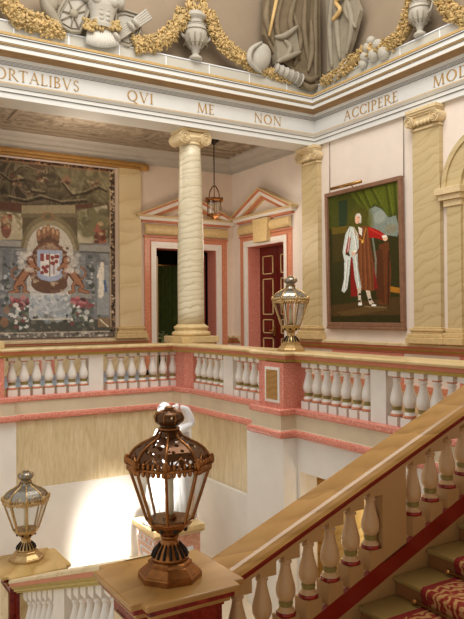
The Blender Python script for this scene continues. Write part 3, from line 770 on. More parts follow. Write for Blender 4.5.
b = MB(); slab(b, X0, X1, -1.6, -.86, 4.175, 4.34); obj('string', b, M['tan'], tS)
b = MB(); slab(b, X0, X1, -1.018, -.858, 4.155, 4.2); obj('skirting', b, M['redmould'], tS)
# treads rising to the right
t = thing('staircase', 'beige stone stairs rising right beside the ochre handrail', 'stairs', (3.7,3,-2.6))
N = 10
X_N, Z_N, RUN, RISE = 3.73, zr(3.73)-1.055, .395, .395*SL
b = MB(); tr = MB()
for i in range(-3, 6):
    x = X_N+RUN*i; z = Z_N+RISE*i
    b.box(x+.03, x+RUN+.06, 1.6, 4.165, z-RISE-.6, z-.04)
    tr.box(x, x+RUN+.03, 1.6, 4.17, z-.045, z)
obj('riser_block', b, M['riser'], t)
obj('tread', tr, M['tread'], t, bevel=.014)
# carpet runner with brass rods
t = thing('stair_carpet', 'red and beige patterned carpet runner on the lower right steps', 'carpet', (4,3,-2.3))
b = MB(); e = MB(); YC = 3.85
pts = []
for i in range(-3, 6):
    x = X_N+RUN*i; z = Z_N+RISE*i
    pts += [(x+.012, z-RISE+.03), (x-.02, z-.03), (x-.012, z-.005), (x+.01, z+.012), (x+RUN-.03, z+.012), (x+RUN+.008, z+.016)]
for (y0, y1, m_) in ((YC-.055, YC, e), (1.9, YC-.055, b)):
    m_.sweep([[(x, y1, z) for x, z in pts], [(x, y0, z) for x, z in pts]], 0)
    # thin edge
e.sweep([[(x, YC, z) for x, z in pts], [(x, YC, z-.012) for x, z in pts]], 0)
obj('runner', b, M['carpet'], t, fix=False); obj('border', e, M['carpet_edge'], t, fix=False)
for i in range(-1, 6):
    x = X_N+RUN*i; z = Z_N+RISE*i
    b = MB(); b.tube([(x-.015, YC+.06, z-RISE+.035), (x-.015, 1.85, z-RISE+.035)], .011, 8)
    b.ell((x-.015, YC+.07, z-RISE+.035), (.02,.03,.02), 0); obj('rod', b, M['brass'], t)
# quarter landing at the near newel and the flight that drops away behind it
b = MB(); b.box(.3, 2.45, 1.6, 4.2, LOW, -2.89); struct('floor_landing', b, M['siena_lt'])
t = thing('staircase', 'flight dropping away behind the left balustrade toward the lower hall', 'stairs', (1,6,-3.5))
b = MB()
for i in range(9):
    y = 4.2+.39*i; z = -2.89-.146*(i+1); b.box(.3, 2.2, y, y+.42, LOW, z)
obj('steps', b, M['siena_lt'], t)
b = MB(); b.box(.3, 2.6, 7.7, 12.5, LOW, -4.2); struct('floor_half_landing', b, M['beige'])

# near newel ----------------------------------------------------------------
def notched(cx, cy, h, n): 
    a, c = h, h-n
    return [(cx-a,cy-c),(cx-c,cy-c),(cx-c,cy-a),(cx+c,cy-a),(cx+c,cy-c),(cx+a,cy-c),(cx+a,cy+c),(cx+c,cy+c),(cx+c,cy+a),(cx-c,cy+a),(cx-c,cy+c),(cx-a,cy+c)]
def newel(cx, cy, top, bottom, h, label, capmat='siena'):
    t = thing('newel_post', label, 'newel post', (cx,cy,bottom))
    b = MB(); b.prism(notched(cx,cy,h,.075), top-.045, top); obj('cap', b, M[capmat], t, bevel=.014)
    b = MB(); b.prism(notched(cx,cy,h-.03,.075), top-.085, top-.045, 0); b.prism(notched(cx,cy,h-.055,.07), top-.12, top-.085, 1); b.prism(notched(cx,cy,h-.085,.07), top-.15, top-.12, 0)
    obj('moulding', b, [M['darkred'], M['siena']], t, bevel=.008)
    b = MB(); b.prism(notched(cx,cy,h-.12,.06), bottom, top-.15); obj('die', b, M['darkred'], t)
    b = MB(); q = h-.118
    b.box(cx-q-.012, cx-q, cy-.2, cy+.2, top-.85, top-.25); b.box(cx-.2, cx+.2, cy-q-.012, cy-q, top-.85, top-.25); obj('inset_panel', b, M['siena_lt'], t)
    return t
NX, NY, NZ = 2.07, 4.27, -1.80
newel(NX, NY, NZ, LOW+1.86, .42, 'large ochre topped newel post in the foreground carrying the bronze lantern')
LX, LY, LZ = 2.25, 8.55, -3.06
newel(LX, LY, LZ, -4.2, .42, 'ochre topped red newel post at the lower left carrying a gilt lantern', 'siena_mid')
# falling balustrade between the two newels (along y)
def zl(y): return -1.80-.37*(y-4.68)
tL = thing('stair_balustrade', 'short balustrade dropping from the foreground newel to the lower left newel', 'balustrade', (2.1,6.3,-3.4))
b = MB(); ya, yb = 4.66, 8.16; XC = 2.14
prof = [(-.15,-.175),(-.15,-.16),(-.18,-.15),(-.18,-.125),(-.20,-.115),(-.21,-.10),(-.225,-.09),(-.235,-.05),(-.24,-.045),(-.24,-.015),(-.22,0),(.22,0),(.24,-.02),(.24,-.06),(.16,-.12),(.16,-.175)]
mids = [2,2,2,2,2,2,1,1,0,0,0,0,0,0,0]
rows = [[(XC+x, ya, zl(ya)+d), (XC+x, yb, zl(yb)+d)] for x, d in prof]; b.sweep(rows, mids); b.sweep([rows[-1], rows[0]], 2)
obj('handrail', b, [M['siena_lt'], M['salmon'], M['olive']], tL)
ys = [4.95+.2*i for i in range(8)]+[6.98+.2*i for i in range(6)]
for y in ys: bal_at(tL, XC-.02, y, zl(y)-.725-.115*k, BAL, (.86,.86,k))
for y in ys:
    b = MB(); w = .07; b.hexa([(XC-.1,y-w,zl(y)-.27),(XC+.08,y-w,zl(y)-.27),(XC+.08,y+w,zl(y)-.27),(XC-.1,y+w,zl(y)-.27)], [(XC-.1,y-w,zl(y-w)-.16),(XC+.08,y-w,zl(y-w)-.16),(XC+.08,y+w,zl(y+w)-.16),(XC-.1,y+w,zl(y+w)-.16)])
    obj('cap_block', b, M['alabaster'], tL)
def slaby(b, y0, y1, d0, d1, x0, x1):
    b.add([(x0,y0,zl(y0)+d0),(x1,y0,zl(y0)+d0),(x1,y1,zl(y1)+d0),(x0,y1,zl(y1)+d0),(x0,y0,zl(y0)+d1),(x1,y0,zl(y0)+d1),(x1,y1,zl(y1)+d1),(x0,y1,zl(y1)+d1)], [(3,2,1,0),(4,5,6,7),(0,1,5,4),(1,2,6,5),(2,3,7,6),(3,0,4,7)])
b = MB(); slaby(b, 6.5, 6.85, -.85, -.16, XC-.1, XC+.08); obj('solid_panel', b, M['alabaster'], tL)
b = MB(); slaby(b, ya, yb, -1.3, -.83, XC-.11, XC+.1); obj('string', b, M['cream'], tL)
# ================================================================== lanterns
def octring(r, z, rot, n=8): return [(r*cos(2*pi*k/n+rot), r*sin(2*pi*k/n+rot), z) for k in range(n)]
def lantern(label, loc, h, rot, metal, dome_mat, rib_metal, inner):
    """pedestal lantern, local heights are fractions of h"""
    t = thing('pedestal_lantern', label, 'lantern', loc)
    s = h/1.19
    def L(prof, n=8, **k): return [(r*s, z*s) for r, z in prof]
    off = 22.5*pi/180+rot
    def ob(nm, b, m, parent=t): 
        return obj(nm, b, m, parent, world=False)
    b = MB(); b.lathe(L([(.225,0),(.225,.035),(.215,.045),(.215,.05),(.165,.09),(.155,.095),(.155,.115),(.14,.125)]), 8, smooth=False, rot=off)
    ob('base', b, metal)
    b = MB(); b.lathe(L([(.13,.125),(.125,.15),(.105,.19),(.075,.225),(.062,.25),(.06,.275),(.066,.28),(.066,.29),(.058,.295)]), 24)
    foot = ob('foot', b, metal)
    b = MB()
    for k in range(16):      # dark flutes of the foot
        a = 2*pi*k/16; c_, s_ = cos(a), sin(a)
        b.tube([(r*s*c_, r*s*s_, z*s) for r, z in ((.127,.15),(.112,.185),(.085,.218),(.07,.24))], [.011*s,.012*s,.008*s,.004*s], 6)
    ob('flute', b, inner, foot)
    b = MB(); b.lathe(L([(.058,.295),(.075,.305),(.12,.335),(.15,.365),(.16,.385),(.168,.39),(.168,.402),(.155,.405)]), 8, smooth=False, rot=off)
    cup = ob('cup', b, metal)
    b = MB()
    for k in range(8):
        a = 2*pi*(k+.5)/8+off
        b.ell((.122*s*cos(a), .122*s*sin(a), .352*s), (.018*s,.018*s,.024*s), 0, None, 8, 5)
    ob('piercing', b, inner, cup)  # dark beads standing for the pierced holes of the cup
    rb, rt_, zb, zt = .160, .290, .40, .790
    b = MB()
    lo, hi = octring(rb*s, zb*s, off), octring(rt_*s, zt*s, off)
    for p, q in zip(lo, hi): b.tube([p, q], .0115*s, 6, 0, False)
    for k in range(8):
        b.tube([lo[k], lo[(k+1)%8]], .010*s, 6); b.tube([hi[k], hi[(k+1)%8]], .014*s, 6)
    ob('frame', b, metal)
    for k in range(8):
        b = MB(); c_ = .985
        b.poly([Vector(lo[k])*1, Vector(lo[(k+1)%8]), Vector(hi[(k+1)%8]), Vector(hi[k])]); ob('glass_pane', b, M['glass'])
    # scalloped gallery hanging below the rim, and small crockets above it
    b = MB(); n = 8
    for k in range(8):
        p, q = Vector(hi[k]), Vector(hi[(k+1)%8])
        for j in range(6):
            c_ = p.lerp(q, (j+.5)/6); c_ = c_*1.012; c_.z = (zt-.018)*s
            b.ell(c_, (.017*s,.017*s,.024*s), 0, None, 6, 4)
            c2 = c_.copy(); c2.z = (zt+.028)*s
            b.ell(c2*1.0, (.014*s,.014*s,.022*s), 0, None, 6, 4)
        b.ell((p.x*1.03, p.y*1.03, (zt+.035)*s), (.022*s,.022*s,.04*s), 0, None, 6, 5)
    ob('gallery', b, metal)
    dome = L([(.285,.80),(.283,.825),(.268,.865),(.238,.902),(.19,.935),(.135,.96),(.088,.985),(.06,1.03)])
    b = MB(); b.lathe(dome, 8, smooth=False, rot=off, cap=False); dm_ = ob('dome', b, dome_mat)
    b = MB()
    for k in range(8):
        a = 2*pi*k/8+off
        b.tube([((r+.004)*cos(a), (r+.004)*sin(a), z) for r, z in dome], .0095*s, 6)
        # pointed lattice arch on each face
        m1 = [Vector((dome[0][0]*cos(a), dome[0][0]*sin(a), dome[0][1])), Vector((dome[0][0]*cos(a+pi/4), dome[0][0]*sin(a+pi/4), dome[0][1]))]
        top = (Vector((dome[2][0]*cos(a), dome[2][0]*sin(a), dome[2][1]))+Vector((dome[2][0]*cos(a+pi/4), dome[2][0]*sin(a+pi/4), dome[2][1])))/2
        b.tube([m1[0].lerp(m1[1],.12), m1[0].lerp(top,.7).lerp(m1[0].lerp(m1[1],.3),.3)*1.01, top*1.01, m1[1].lerp(top,.7).lerp(m1[1].lerp(m1[0],.3),.3)*1.01, m1[1].lerp(m1[0],.12)], .006*s, 5)
    ob('rib', b, rib_metal, dm_)
    b = MB(); b.lathe(L([(.05,1.025),(.066,1.03),(.07,1.04),(.058,1.05),(.05,1.055),(.078,1.068),(.1,1.092),(.105,1.115),(.092,1.14),(.055,1.158),(.026,1.164),(.026,1.17),(.034,1.176),(.03,1.186),(.012,1.192)]), 16)
    f = ob('finial', b, dome_mat)
    b = MB()
    for k in range(8):
        a = 2*pi*k/8; b.tube([(r*s*cos(a), r*s*sin(a), z*s) for r, z in ((.055,1.058),(.103,1.094),(.109,1.115),(.095,1.142),(.03,1.166))], .006*s, 5)
    b.lathe(L([(.072,1.03),(.078,1.037),(.072,1.046)]), 16); b.ell((0,0,1.176*s), (.034*s,.034*s,.02*s))
    ob('finial_rib', b, rib_metal, f)
    b = MB(); b.lathe(L([(.15,.405),(.15,.41)]), 8, rot=off, smooth=False); b.lathe(L([(.05,.41),(.05,.43),(.035,.44)]), 16); ob('candle_tray', b, metal)
    b = MB(); b.lathe(L([(.03,.43),(.03,.68),(.022,.69)]), 16); cn = ob('candle', b, M['candle'])
    b = MB(); b.lathe(L([(.006,.69),(.014,.705),(.012,.73),(.002,.76)]), 10); ob('flame_bulb', b, M['alabaster'], cn)
    return t
P_ = lambda px, py, z: (lambda d: d*(z/d.z))(ray(px, py))
lantern('large brown bronze lantern with glass panes on the foreground newel post', (2.07,4.225,NZ), 1.17, radians(-8), M['bronze'], M['pierced_bronze'], M['bronze'], M['darkmetal'])
lantern('gilt lantern with silvery dome on the lower left newel post', (2.235,8.66,LZ), 1.13, radians(10), M['gilt'], M['pierced_silver'], M['gilt'], M['darkmetal'])
lantern('gilt lantern standing on the pink pier in front of the red door', (6.36,8.61,-.574), 1.19, radians(4), M['gilt'], M['pierced_silver'], M['gilt'], M['darkmetal'])

# hanging lantern ---------------------------------------------------------
hx, hy = 8.39, 14.5
t = thing('hanging_lantern', 'small gilt glass lantern hanging on a chain from the gallery ceiling', 'hanging lantern', (hx,hy,2.4))
b = MB(); b.lathe([(.02,4.22),(.05,4.26),(.12,4.30),(.15,4.345),(.15,4.38)], 16, (hx,hy,0)); obj('ceiling_rose', b, M['darkmetal'], t)
b = MB()
for i in range(26):
    z = 3.26+i*.038; b.ell((hx,hy,z), (.012,.02,.024) if i%2 else (.02,.012,.024), 0, None, 6, 4)
b.tube([(hx,hy,3.2),(hx,hy,4.25)], .008, 5)
obj('chain', b, M['darkmetal'], t)
b = MB()
for k in range(6):
    a = 2*pi*k/6; c_, s_ = cos(a), sin(a)
    b.tube([(hx,hy,3.22),(hx+.06*c_,hy+.06*s_,3.17),(hx+.13*c_,hy+.13*s_,3.05),(hx+.15*c_,hy+.15*s_,2.9),(hx+.19*c_,hy+.19*s_,2.86)], .012, 6)
    b.tube([(hx+.185*c_,hy+.185*s_,2.86),(hx+.185*c_,hy+.185*s_,2.47)], .010, 6)
    b.ell((hx+.22*c_,hy+.22*s_,2.86), (.035,.035,.05))
b.lathe([(.17,2.82),(.205,2.83),(.21,2.86),(.205,2.89),(.17,2.9)], 24, (hx,hy,0), cap=False)
b.lathe([(.165,2.46),(.195,2.465),(.195,2.49),(.165,2.5)], 24, (hx,hy,0), cap=False)
b.lathe([(.01,2.37),(.04,2.40),(.10,2.43),(.18,2.46)], 16, (hx,hy,0))
obj('frame', b, M['bronze'], t)
b = MB(); b.lathe([(.178,2.5),(.178,2.82)], 24, (hx,hy,0), cap=False); obj('glass', b, M['glass'], t)
b = MB()
for k in range(3):
    a = 2*pi*k/3+.4; b.lathe([(.016,2.47),(.016,2.66),(.008,2.70),(.002,2.73)], 8, (hx+.06*cos(a),hy+.06*sin(a),0))
obj('candle', b, M['candle'], t)
# ================================================================== woven and painted pictures
class Canvas:
    """colour per grid point; drawing happens in plain 2-D design units"""
    def __init__(s, X, Y): s.X, s.Y = X, Y; s.c = np.zeros(X.shape+(3,))
    def col(s, h): h = h.lstrip('#'); return np.array([int(h[i:i+2],16)/255 for i in (0,2,4)])
    def put(s, m, h, a=1.0): s.c = s.c*(1-(m*a)[...,None])+s.col(h)*(m*a)[...,None]
    def poly(s, pts, h, a=1.0):
        m = np.zeros(s.X.shape, bool); n = len(pts)
        for i in range(n):
            x0, y0 = pts[i]; x1, y1 = pts[(i+1)%n]
            if y0 == y1: continue
            c = ((y0 > s.Y) != (y1 > s.Y)) & (s.X < (x1-x0)*(s.Y-y0)/(y1-y0)+x0); m ^= c
        s.put(m.astype(float), h, a)
    def rect(s, x0, y0, x1, y1, h, a=1.0): s.poly([(x0,y0),(x1,y0),(x1,y1),(x0,y1)], h, a)
    def ell(s, cx, cy, rx, ry, h, a=1.0, soft=0):
        d = ((s.X-cx)/rx)**2+((s.Y-cy)/ry)**2
        s.put(np.clip((1-d)/soft, 0, 1) if soft else (d < 1).astype(float), h, a)
    def line(s, pts, w, h, a=1.0):
        for (x0,y0),(x1,y1) in zip(pts, pts[1:]):
            dx, dy = x1-x0, y1-y0; l2 = dx*dx+dy*dy+1e-9
            t = np.clip(((s.X-x0)*dx+(s.Y-y0)*dy)/l2, 0, 1)
            d = np.hypot(s.X-x0-t*dx, s.Y-y0-t*dy); s.put((d < w/2).astype(float), h, a)
    def speck(s, rnd, n, box, r, cols, a=.8):
        for _ in range(n):
            x, y = rnd.uniform(box[0], box[2]), rnd.uniform(box[1], box[3]); q = rnd.uniform(.5, 1.2)*r
            s.ell(x, y, q*rnd.uniform(.6,1.6), q, rnd.choice(cols), a)
    def field(s, freq, seed, warp=0.0):
        r = np.random.RandomState(seed); out = 0; amp = 1; tot = 0
        x = (s.X-s.X.min())/(s.X.max()-s.X.min()); y = (s.Y-s.Y.min())/(s.Y.max()-s.Y.min())*1.25
        if warp: w1 = s.field(freq*.6, seed+77); w2 = s.field(freq*.6, seed+99); x = x+warp*(w1-.5); y = y+warp*(w2-.5)
        for o in range(4):
            n = int(freq*2**o)+3; g = r.rand(n*2+4, n+4); fx_, fy_ = np.clip(x,0,1)*n, np.clip(y,0,1.6)*n
            i, j = fx_.astype(int), fy_.astype(int); u, v = fx_-i, fy_-j; u = u*u*(3-2*u); v = v*v*(3-2*v)
            j = np.minimum(j, n*2+2); i = np.minimum(i, n+2)
            out = out+amp*(g[j,i]*(1-u)*(1-v)+g[j,i+1]*u*(1-v)+g[j+1,i]*(1-u)*v+g[j+1,i+1]*u*v); tot += amp; amp *= .55
        return out/tot
    def cloud(s, pts, cols, freq, seed, warp=.25, a=1.0):
        """fill a polygon with swirling bands of several colours"""
        m = np.zeros(s.X.shape, bool); n = len(pts)
        for i in range(n):
            x0, y0 = pts[i]; x1, y1 = pts[(i+1)%n]
            if y0 == y1: continue
            m ^= ((y0 > s.Y) != (y1 > s.Y)) & (s.X < (x1-x0)*(s.Y-y0)/(y1-y0)+x0)
        f = s.field(freq, seed, warp); lo, hi = np.percentile(f, 4), np.percentile(f, 96); q = np.clip((f-lo)/(hi-lo), 0, 1)*(len(cols)-1)
        i = np.minimum(q.astype(int), len(cols)-2); u = (q-i)[...,None]; C_ = np.array([s.col(c) for c in cols])
        c = C_[i]*(1-u)+C_[i+1]*u; k = (m*a)[...,None]; s.c = s.c*(1-k)+c*k
    def tone(s, sat, gain, lift=0):
        g = s.c.mean(axis=2, keepdims=True); s.c = np.clip((g+(s.c-g)*sat)*gain+lift, 0, 1)
    def grain(s, amt, seed):
        g = np.random.RandomState(seed).normal(0, 1, s.X.shape); g2 = np.random.RandomState(seed+1).normal(0, 1, s.X.shape)
        for _ in range(2): g2 = (g2+np.roll(g2,1,0)+np.roll(g2,1,1)+np.roll(g2,-1,0)+np.roll(g2,-1,1))/5
        s.c = np.clip(s.c*(1+amt*g[...,None]+amt*3*g2[...,None]), 0, 1)
def painted_mesh(name, pos, canvas, mat, off):
    """pos: function grid -> points; canvas colours stored on the points"""
    h, w = canvas.X.shape; P = pos
    me = bpy.data.meshes.new(name)
    vs = [(p[0]-off[0], p[1]-off[1], p[2]-off[2]) for row in P for p in row]
    fs = [(j*w+i, j*w+i+1, (j+1)*w+i+1, (j+1)*w+i) for j in range(h-1) for i in range(w-1)]
    me.from_pydata(vs, [], fs); me.materials.append(mat)
    ca = me.color_attributes.new('paint', 'FLOAT_COLOR', 'POINT')
    c = canvas.c; lin = np.where(c <= .04045, c/12.92, ((c+.055)/1.055)**2.4)
    buf = np.ones((h*w, 4), np.float32); buf[:, :3] = lin.reshape(-1, 3); ca.data.foreach_set('color', buf.ravel())
    me.update(); return me

# tapestry --------------------------------------------------------------
tw, th = 230, 280
gx = np.linspace(-24.3, 113.6, tw); gz = np.linspace(3.74, -.52, th)
X_, Z_ = np.meshgrid(gx, gz); cv = Canvas(X_, 316.6-Z_/.02444)
def tp(x, y): return (x, 316.6-(316.6-y)*(.02347+.0000194*x)/.02444)
def P2(*pts): return [tp(*p) for p in pts]
rnd = random.Random(11)
cv.rect(-40, 120, 130, 360, '#6c6658')
cv.rect(-40, 120, 130, 236, '#5c4d31')                    # dark hangings above
cv.poly(P2((-30,170),(112,180),(112,196),(70,204),(24,206),(-30,200)), '#4b3d26')
cv.poly(P2((52,166),(108,172),(108,200),(84,204),(70,190)), '#6e6138'); cv.poly(P2((66,172),(84,176),(90,196),(78,200),(66,188)), '#7d7048',.8)
DK = ['#2a2013','#4b3d26','#6d5c36','#3b2e1c','#857650','#55301c','#7b6a42','#33281a']
cv.cloud(P2((-30,160),(112,170),(112,206),(-30,204)), DK, 5, 31, .35, .7)
cv.cloud(P2((50,164),(110,172),(110,202),(84,206),(66,190)), ['#4a3f22','#7d7048','#5f5431','#938658','#6d6038'], 4, 57, .4, .8)
for q in (((0,172),(10,180),(22,178),(30,190),(44,192)),((60,182),(70,194),(84,192),(96,186),(104,190)),((8,196),(24,200),(40,196),(60,202),(84,200))):
    cv.line(P2(*q), 1.5, '#8a7a52', .6); cv.line(P2(*[(x+1.5,y+2.5) for x,y in q]), 2.2, '#2c2013', .7)
for x, y in ((66,180),(92,182),(16,184),(40,178)): cv.speck(rnd, 10, (x-5,y-5,x+5,y+5), 2.2, ['#8c5a3c','#6d3a26','#a08a5a','#4c2a1a'], .7)
cv.poly(P2((-30,199),(20,204),(26,207),(70,206),(92,204),(90,209),(20,212),(-30,206)), '#5e2f1c', .85)
cv.cloud(P2((-30,208),(22,214),(22,240),(-30,240)), ['#8b7c54','#a3946c','#b0a27c','#75673f'], 7, 91); cv.cloud(P2((76,212),(106,206),(106,244),(76,244)), ['#6f673f','#9d9270','#ada282','#857b52'], 7, 93)
cv.speck(rnd, 40, (78,208,106,226), 4, ['#5d5532','#6e663c','#7a6c44'], .7)
for x, y in ((6,228),(99,233)):
    cv.ell(*tp(x,y), 5, 10, '#7a3a28', .85); cv.ell(*tp(x,y-8), 6, 6, '#6f6a3c', .8); cv.speck(rnd, 14, (x-5,y-12,x+5,y+8), 2, ['#a5523a','#6d2f22','#b08a5a'], .9)
cv.cloud(P2((-30,243),(24,247),(24,320),(-30,324)), ['#5d6064','#7a7d80','#6a6d70','#8b8c8b'], 8, 71); cv.cloud(P2((74,247),(109,244),(109,330),(74,330)), ['#63666a','#7f8284','#6e7174','#8d8e8d'], 8, 73)
cv.rect(-26,243,24,249,'#8d8a82'); cv.rect(74,244,109,250,'#8b8880'); cv.rect(74,250,109,252,'#5b5a56'); cv.rect(-26,249,24,251,'#5b5a56')
for x in (-14,2,13,84): 
    cv.rect(x,252,x+8,318,'#646a70'); cv.speck(rnd, 26, (x,254,x+8,318), 2, ['#aab0b2','#4a4f4a','#8c8f88','#3c463c'], .8)
cv.rect(93,262,108,318,'#6d7276'); cv.rect(95,264,107,316,'#858a8c')
# broken pediment block and the arch
cv.poly(P2((21,206),(74,206),(74,216),(21,216)), '#8b7a52'); cv.poly(P2((21,214),(76,214),(78,218),(20,218)), '#6e5e3c')
cv.ell(*tp(49,252), 29, 36, '#75663f'); cv.ell(*tp(49,253), 26, 32, '#8d7f58'); cv.ell(*tp(49,254), 23, 28, '#b3ab9a')
cv.rect(26,252,72,302,'#b0aaa0'); cv.rect(20,250,26,300,'#7b7a74'); cv.rect(72,250,78,300,'#7b7a74')
cv.ell(*tp(47,217), 6, 4, '#8a5a34'); cv.ell(*tp(47,217), 3.5, 2.4, '#5d5a36')
cv.speck(rnd, 40, (26,255,72,300), 3, ['#c3beb4','#9d978c','#cfcac2'], .5)
# landscape at the foot
cv.rect(26,294,70,312,'#bdbab4'); cv.cloud([(26,296),(70,296),(70,322),(26,322)], ['#7f8b94','#9aa3aa','#b5b7b6','#8894a0','#a6a9a8'], 9, 83, .2); cv.rect(-26,320,110,334,'#4c4a3e')
cv.speck(rnd, 60, (27,294,70,322), 2.4, ['#d0ccc4','#8493a0','#a5aeb4','#75828c'], .6)
cv.speck(rnd, 60, (-24,316,109,333), 2.2, ['#6b6756','#35352c','#8a8068','#54604a'], .8)
cv.line([(26,319.5),(70,319.5)], 1.5, '#c9c2a8', .8)
# crest, mantle, cartouche
cv.ell(*tp(47,240), 11, 12, '#664430'); 
for dx in (-9,-4,0,5,9): cv.ell(*tp(47+dx,231+abs(dx)*.5), 2.6, 6, '#8f5a38'); cv.ell(*tp(47+dx,229+abs(dx)*.5), 1.2, 3, '#b98a5a')
cv.ell(*tp(48,268), 20, 26, '#7b4a30'); cv.ell(*tp(48,268), 17.5, 23, '#94705a'); cv.ell(*tp(48,284), 18, 10, '#6e4630')
cv.speck(rnd, 60, (30,245,66,293), 1.8, ['#a8855e','#5e3a26','#b59a74','#7e5238'], .8)
# shield
cv.poly(P2((36,250),(61,251),(61,277),(56,281),(48,282),(40,280),(36,276)), '#8d9cbe'); cv.poly(P2((39,254),(58,254.5),(58,275),(48,277.5),(39,274)), '#c9c6c4')
for q in ((39.5,254.5,43,262),(44.5,255,47.5,261),(50,257,52,261),(53,255,57,259),(49,262,53,265)): cv.rect(*q, '#a03a34')
for x, y in ((42,268),(45,272),(41,273),(46,267),(51,258),(55,262),(52,264),(56,257),(44,270)): cv.ell(*tp(x,y), 1.9, 1.8, '#9a3330')
cv.rect(49,266,57,275,'#b9bac4'); cv.rect(52,266,53,275,'#a4564c',.8); cv.line([(48.3,254),(48.3,277)], .8, '#8a6a54')
# the two supporting beasts, rearing towards the shield
def beast(m):
    f = lambda x, y: tp(47.5+m*(47.5-x), y) if m > 0 else tp(x, y)
    g = lambda *p: [f(*q) for q in p]
    for w_, h_ in ((1.0,'#6d3a22'),(.62,'#a8673f')):
        cv.line(g((32,266),(27,270),(22,277),(18,283)), 8.5*w_, h_); cv.ell(*f(30,261), 4.6*w_, 5*w_, h_); cv.line(g((31,267),(35,267),(38,270)), 3*w_, h_); cv.line(g((29,271),(34,273)), 3*w_, h_)
        cv.line(g((19,282),(14,287),(17,291),(9,293)), 4*w_, h_); cv.line(g((21,282),(24,287),(23,292),(27,293)), 3.6*w_, h_); cv.line(g((16,280),(11,276),(12,270),(16,268)), 2*w_, h_)
beast(-1); beast(1)
cv.speck(rnd, 26, (19,254,30,272), 2.2, ['#c2beb8','#a9a49c'], .6); cv.speck(rnd, 26, (66,254,77,272), 2.2, ['#c2beb8','#a9a49c'], .6)
# plinths with flowers
for x in (8, 69):
    cv.rect(x,294,x+21,299,'#8b8880'); cv.rect(x+1,299,x+20,322,'#5f6361')
    cv.speck(rnd, 20, (x+2,298,x+19,306), 2.4, ['#a8434a','#c06a6c','#7d2f36','#5a3436'], .9)
    cv.speck(rnd, 50, (x,305,x+21,328), 2, ['#b9bcb4','#53604c','#6b7a60','#8a3c3c','#d2cfc6','#3c443a'], .85)
# pale statue in the right niche
cv.line(P2((100,270),(100,284),(99,296)), 5.5, '#c9c2b0'); cv.ell(*tp(100.5,265.5), 2, 3, '#cbbfa8'); cv.line(P2((98,272),(96,278)), 2, '#cfc8b8'); cv.line(P2((103,282),(104.5,292)), 2.6, '#3f5b8c')
cv.rect(96,318,108,328,'#8a6a44'); cv.line(P2((98,320),(106,327)), 1.2, '#d0c4a0'); cv.ell(*tp(4,322), 4, 5, '#9a6238', .8); cv.ell(*tp(6,310), 3, 4, '#a06a40', .7)
# woven border
for q, h_ in (((-25,160,114,166),'#3e2315'),((109,160,114.5,345),'#4a3222'),((-25,160,-19,345),'#4a3222'),((-25,332.5,114.5,345),'#6a6156')):
    cv.rect(*q, h_)
cv.line([(109,163),(109,333)], .9, '#b08a58', .9); cv.line([(-25,166.4),(109,166.4)], .8, '#8f6236', .9); cv.line([(-25,332.5),(110,332.5)], .9, '#b3a488', .9)
cv.speck(rnd, 150, (109.5,165,114,338), 1.3, ['#9a7a52','#6d4a30','#c0a478','#2d1b10'], .85)
cv.speck(rnd, 190, (-24,161,112,165.5), 1.1, ['#7e3a1e','#27140b','#a06a38'], .85)
cv.speck(rnd, 170, (-24,333.5,113,340), 1.4, ['#a79d8c','#4f463c','#c2b9a8','#75695a'], .85)
cv.tone(.62, 1.14, .03); cv.grain(.025, 3)
t = thing('tapestry', 'large tapestry of a coat of arms held by two beasts, on the back wall', 'tapestry', (4.78,YG-.05,-.55))
fx = lambda x: 3.638+.0234*x+1.5e-5*x*x
pos = [[(fx(gx[i]), YG-.045-.006*sin(i*.11), gz[j]) for i in range(tw)] for j in range(th)]
obj('woven_cloth', painted_mesh('woven_cloth', pos, cv, M['woven'], t.location), None, t)
b = MB(); b.box(fx(-24.5), fx(113.8), YG-.035, YG-.004, -.53, 3.75); obj('backing', b, M['dark'], t)

# portrait ----------------------------------------------------------------
tw, th = 200, 270
gu = np.linspace(0, 1, tw); gv = np.linspace(0, 1, th); U_, V_ = np.meshgrid(gu, gv)
cv = Canvas(U_*272, V_*500)
def pp(x, y):
    u = (x-28)/272
    v = (y-(95-60*u))/(473+62*u); u = (x-28-7*v)/(272-3*v); return (u*272, v*500)
def P2(*pts): return [pp(*p) for p in pts]
def blob(x, y, rx, ry, h_, a=1, soft=0): cv.ell(*pp(x,y), rx, ry, h_, a, soft)
rnd = random.Random(5)
cv.rect(-5,-5,280,510,'#2f2c10')
cv.poly(P2((28,90),(300,30),(300,200),(250,170),(200,120),(150,140),(110,200),(28,215)), '#3d4012'); cv.poly(P2((120,80),(305,35),(305,140),(262,168),(240,130),(210,118),(185,150),(150,120)), '#4c5314')
for q in ((140,75,180,140),(200,60,230,120),(255,50,270,165),(285,45,290,150),(170,70,195,130)): cv.line(P2(q[:2],q[2:]), 9, '#343a0c', .7); cv.line(P2((q[0]+9,q[1]),(q[2]+9,q[3])), 4, '#626a22', .5)
cv.poly(P2((192,140),(215,128),(240,140),(262,172),(288,165),(300,215),(292,245),(240,235),(205,230),(185,190)), '#717a70'); blob(230,170,28,26,'#8b9088',.7,.6); blob(270,215,25,20,'#7a6f58',.6,.6)
cv.rect(*pp(72,110), *pp(108,215), '#26331f'); cv.poly(P2((42,210),(122,200),(124,225),(42,235)), '#5a4a16'); cv.poly(P2((46,235),(120,225),(120,330),(46,340)), '#3b3210')
cv.poly(P2((32,505),(303,470),(303,575),(32,575)), '#46341a'); cv.poly(P2((60,530),(200,505),(260,520),(90,548)), '#5a4626',.7); cv.poly(P2((32,545),(303,540),(303,575),(32,575)), '#2f2a10')
cv.poly(P2((236,425),(303,440),(303,460),(236,448)), '#94641f'); cv.poly(P2((228,275),(262,262),(270,380),(262,500),(225,500)), '#5a3218'); cv.poly(P2((205,300),(240,290),(245,500),(215,470)), '#4a2a14')
